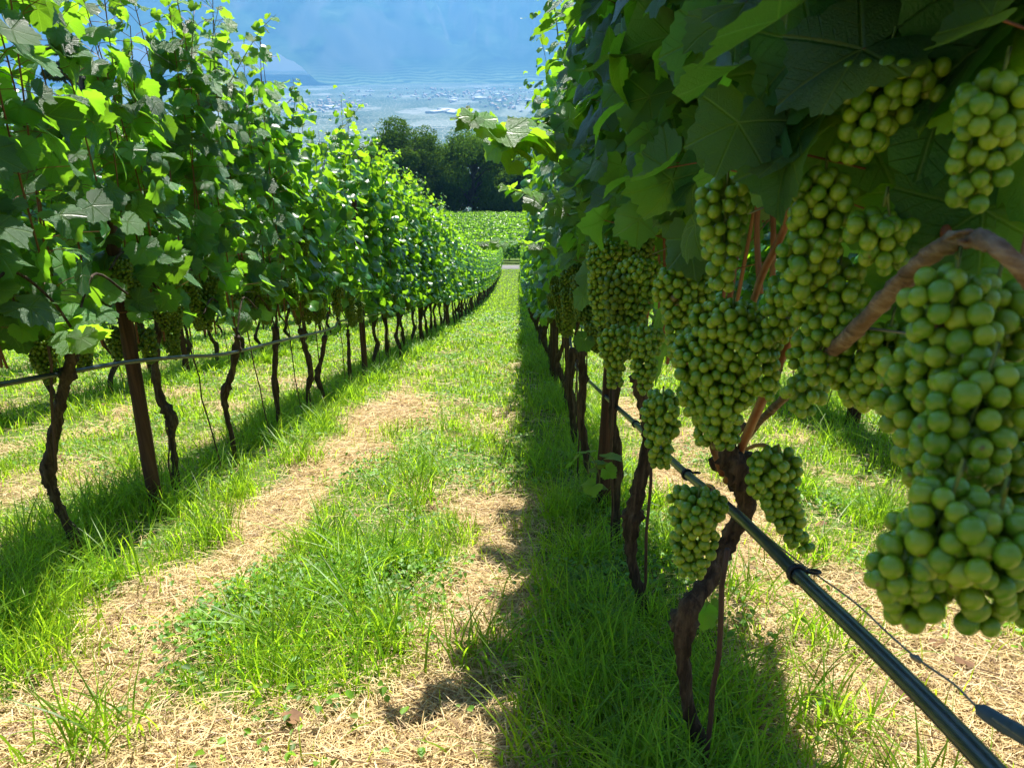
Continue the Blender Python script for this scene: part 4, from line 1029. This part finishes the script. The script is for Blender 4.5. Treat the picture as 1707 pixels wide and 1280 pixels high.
# ------------------------------------------------------------------ trees
def tree(x, y, H, rad, label, seed, n=26000, mat=None, name='broadleaf_tree', base=.12, sz=.38, pine=False, light=.5):
    g = np.random.default_rng(seed); z0 = float(gz(x, y)); o = link(name, None, None, (x, y, z0)); tag(o, label, 'tree')
    tb = MB(); tube(tb, spline([(0, 0, -.5, 1), (.1, .1, H * .3, 1), (-.1, 0, H * .6, 1), (0, 0, H * .9, 1)], 4)[:, :3], np.linspace(H * .03, H * .006, 13), 9, .08, seed=seed)
    lobes = []
    n = int(n * 1.5); nl = 60 if not pine else 24
    for i in range(nl):
        u = g.random()
        if pine:
            zz = H * (.35 + .6 * (i / nl)); rr = rad * (1.05 - .75 * (i / nl)) * (.6 + .5 * g.random()); a = g.random() * 6.28
            c = np.array([math.cos(a) * rr * .65, math.sin(a) * rr * .65, zz]); s = np.array([rr * .5, rr * .5, rr * .22])
        else:
            th = g.random() * 6.28; ph = math.acos(1 - 1.97 * g.random())
            rr = rad * (.55 + .3 * g.random()); c = np.array([math.cos(th) * math.sin(ph) * rr, math.sin(th) * math.sin(ph) * rr, H * .5 + math.cos(ph) * H * (.42) * (.8 + .3 * g.random())])
            k = rad * (.2 + .22 * g.random()); s = np.array([k, k, k * .8])
        lobes.append((c, s)); tube(tb, [(0, 0, max(H * .15, c[2] - H * .2)), c * [.5, .5, .95], c], [H * .01, H * .006, H * .003], 5, cap=False)
    link('trunk', tb.mesh('trunk', M_TRUNK), o)
    ps, ns, br = [], [], []
    per = n // nl
    for c, s in lobes:
        v = norm(g.standard_normal((per, 3))); rr = (.65 + .4 * g.random((per, 1))**.5) ; ps.append(c + v * rr * s); ns.append(v + g.normal(0, .5, (per, 3)) + [0, 0, .4]); br.append(np.full(per, light * (.8 + .5 * g.random())))
    ps = np.concatenate(ps); ns = norm(np.concatenate(ns)); br = np.concatenate(br); n = len(ps)
    a = norm(np.cross(ns, g.standard_normal((n, 3)))); b = np.cross(ns, a); k = (sz * (.6 + .8 * g.random(n)))[:, None]
    q = .28 if pine else .6
    V = np.stack([ps - a * k * .5, ps - b * k * q * .5, ps + a * k * .5, ps + b * k * q * .5], 1)
    Q = np.arange(n * 4).reshape(-1, 4); col = np.zeros((n, 4, 3)); col[..., 0] = (br * (.7 + .6 * g.random(n)))[:, None]; col[..., 1] = (g.random(n) * .3)[:, None]
    mb = MB(); mb.add(V.reshape(-1, 3), None, Q, col.reshape(-1, 3)); link('crown', mb.mesh('crown', mat or M_TREE), o)
def tx(px, y): return float(PYp(px, 400, y)[0])
tree(tx(683, 144), 144, 17.9, 8.3, 'tall round dark broadleaf tree left of the gap in the far wood', 1, 30000)
tree(tx(790, 146), 146, 16.3, 7.7, 'dark broadleaf tree with lighter crown right of the taller round one', 2, 30000, light=.8)
tree(tx(860, 144), 144, 11.9, 6.3, 'lower olive-green tree at the right end of the far wood', 3, 20000, light=.9)
tree(tx(612, 138), 138, 13.1, 7.6, 'dark broadleaf tree rising just above the left hedge', 4, 20000)
tree(tx(735, 155), 155, 14.2, 6.9, 'darker tree set back between the two tallest broadleaf crowns', 5, 20000, light=.4)
tree(tx(925, 146), 146, 13.1, 7.6, 'broadleaf tree mostly hidden behind the right-hand vines', 6, 14000)
tree(tx(840, 156), 156, 13.1, 6.9, 'small dark tree behind the olive-green one', 7, 14000, light=.4)
tree(tx(420, 46), 46, 10.6, 2.9, 'flat-layered dark pine standing above the left hedge', 8, 26000, M_PINE, 'pine_tree', sz=.22, pine=True)
tree(tx(185, 40), 40, 14.5, 2.7, 'tall pine showing through the leaves at the upper left', 9, 24000, M_PINE, 'pine_tree', sz=.22, pine=True)

# ------------------------------------------------------------------ the town in the valley
def house_proto(w, l, h, rh, wallc, roofc, i):
    def mk(nm, c):
        return simple(nm + str(i), [tuple(a * .85 for a in c), c, tuple(min(.85, a * 1.1) for a in c)], .3, .85, 0)
    wb = MB(); x, y = w / 2, l / 2
    wb.add([(-x, -y, 0), (x, -y, 0), (x, y, 0), (-x, y, 0), (-x, -y, h), (x, -y, h), (x, y, h), (-x, y, h), (0, -y, h + rh), (0, y, h + rh)], [(4, 5, 8), (7, 9, 6)], [(0, 1, 5, 4), (1, 2, 6, 5), (2, 3, 7, 6), (3, 0, 4, 7)])
    rb = MB(); e = 1.0
    rb.add([(-x - e, -y - e, h - .3), (0, -y - e, h + rh + .2), (0, y + e, h + rh + .2), (-x - e, y + e, h - .3), (x + e, -y - e, h - .3), (x + e, y + e, h - .3)], None, [(0, 1, 2, 3), (1, 4, 5, 2)])
    return wb.mesh('house_wall', mk('render_wall', wallc), smooth=False), rb.mesh('house_roof', mk('roof_tile', roofc), smooth=False)
HP = [house_proto(16, 22, 9, 4, (.5, .48, .43), (.26, .15, .11), 0), house_proto(14, 16, 11, 4, (.55, .53, .5), (.32, .24, .17), 1), house_proto(22, 30, 12, 4, (.70, .66, .58), (.33, .22, .17), 2), house_proto(18, 20, 8, 4, (.5, .5, .48), (.3, .28, .27), 3)]
SP = [house_proto(45, 110, 9, 1.5, (.36, .36, .36), (.42, .43, .45), 4), house_proto(35, 70, 8, 1.5, (.34, .35, .37), (.4, .43, .46), 5)]
def ground_px(px, py):
    d = CR * ((px - 853.5) / FPX) + CU * ((640 - py) / FPX) + CF; k = (-250 - CP[2]) / d[2]; return CP + d * k
g = random.Random(17)
def town(cx, cy, sx, sy, n, sheds, lab, grp):
    for i in range(n):
        px = cx + g.gauss(0, sx); py = cy + g.gauss(0, sy)
        if py < 148: py = 148 + g.random() * 8
        p = ground_px(px, py); sh = g.random() < sheds; w, rf = g.choice(SP if sh else HP)
        o = link('valley_shed' if sh else 'valley_house', None, None, (p[0], p[1], -250.2), g.uniform(-.6, .6), g.uniform(.6, 1.15))
        tag(o, ('long pale shed roof ' if sh else 'tiny pale house ') + lab, 'shed' if sh else 'house', ('sheds ' if sh else 'houses ') + grp)
        link('wall', w, o); link('roof', rf, o)
town(545, 176, 30, 7, 60, .05, 'in the village at the left of the far valley', 'in the left valley village')
town(700, 158, 50, 5, 50, .08, 'in the middle of the far valley town', 'in the middle of the valley')
town(810, 160, 45, 8, 100, .2, 'in the wide far town above the right shoots', 'in the right part of the valley')
town(740, 187, 16, 3, 7, 1, 'among the orchards before the far town', 'among the orchards')
town(860, 172, 30, 7, 30, .3, 'at the right end of the far valley town', 'at the right end of the valley')

# ------------------------------------------------------------------ haze
def haze():
    mb = MB(); x0, x1, y0, y1, z0, z1 = -17000, 17000, -120, 16500, -262, 2600
    mb.add([(x0, y0, z0), (x1, y0, z0), (x1, y1, z0), (x0, y1, z0), (x0, y0, z1), (x1, y0, z1), (x1, y1, z1), (x0, y1, z1)], None, [(0, 3, 2, 1), (4, 5, 6, 7), (0, 1, 5, 4), (1, 2, 6, 5), (2, 3, 7, 6), (3, 0, 4, 7)])
    m, t, out = newmat('haze_air'); v = t.nodes.new('ShaderNodeVolumePrincipled')
    v.inputs['Color'].default_value = (.17, .49, .95, 1); v.inputs['Density'].default_value = 1.25e-4; v.inputs['Anisotropy'].default_value = .1
    t.links.new(v.outputs[0], out.inputs['Volume'])
    tag(link('haze', mb.mesh('haze', m, smooth=False)), 'blue air haze over the valley', 'haze', kind='stuff')
haze()
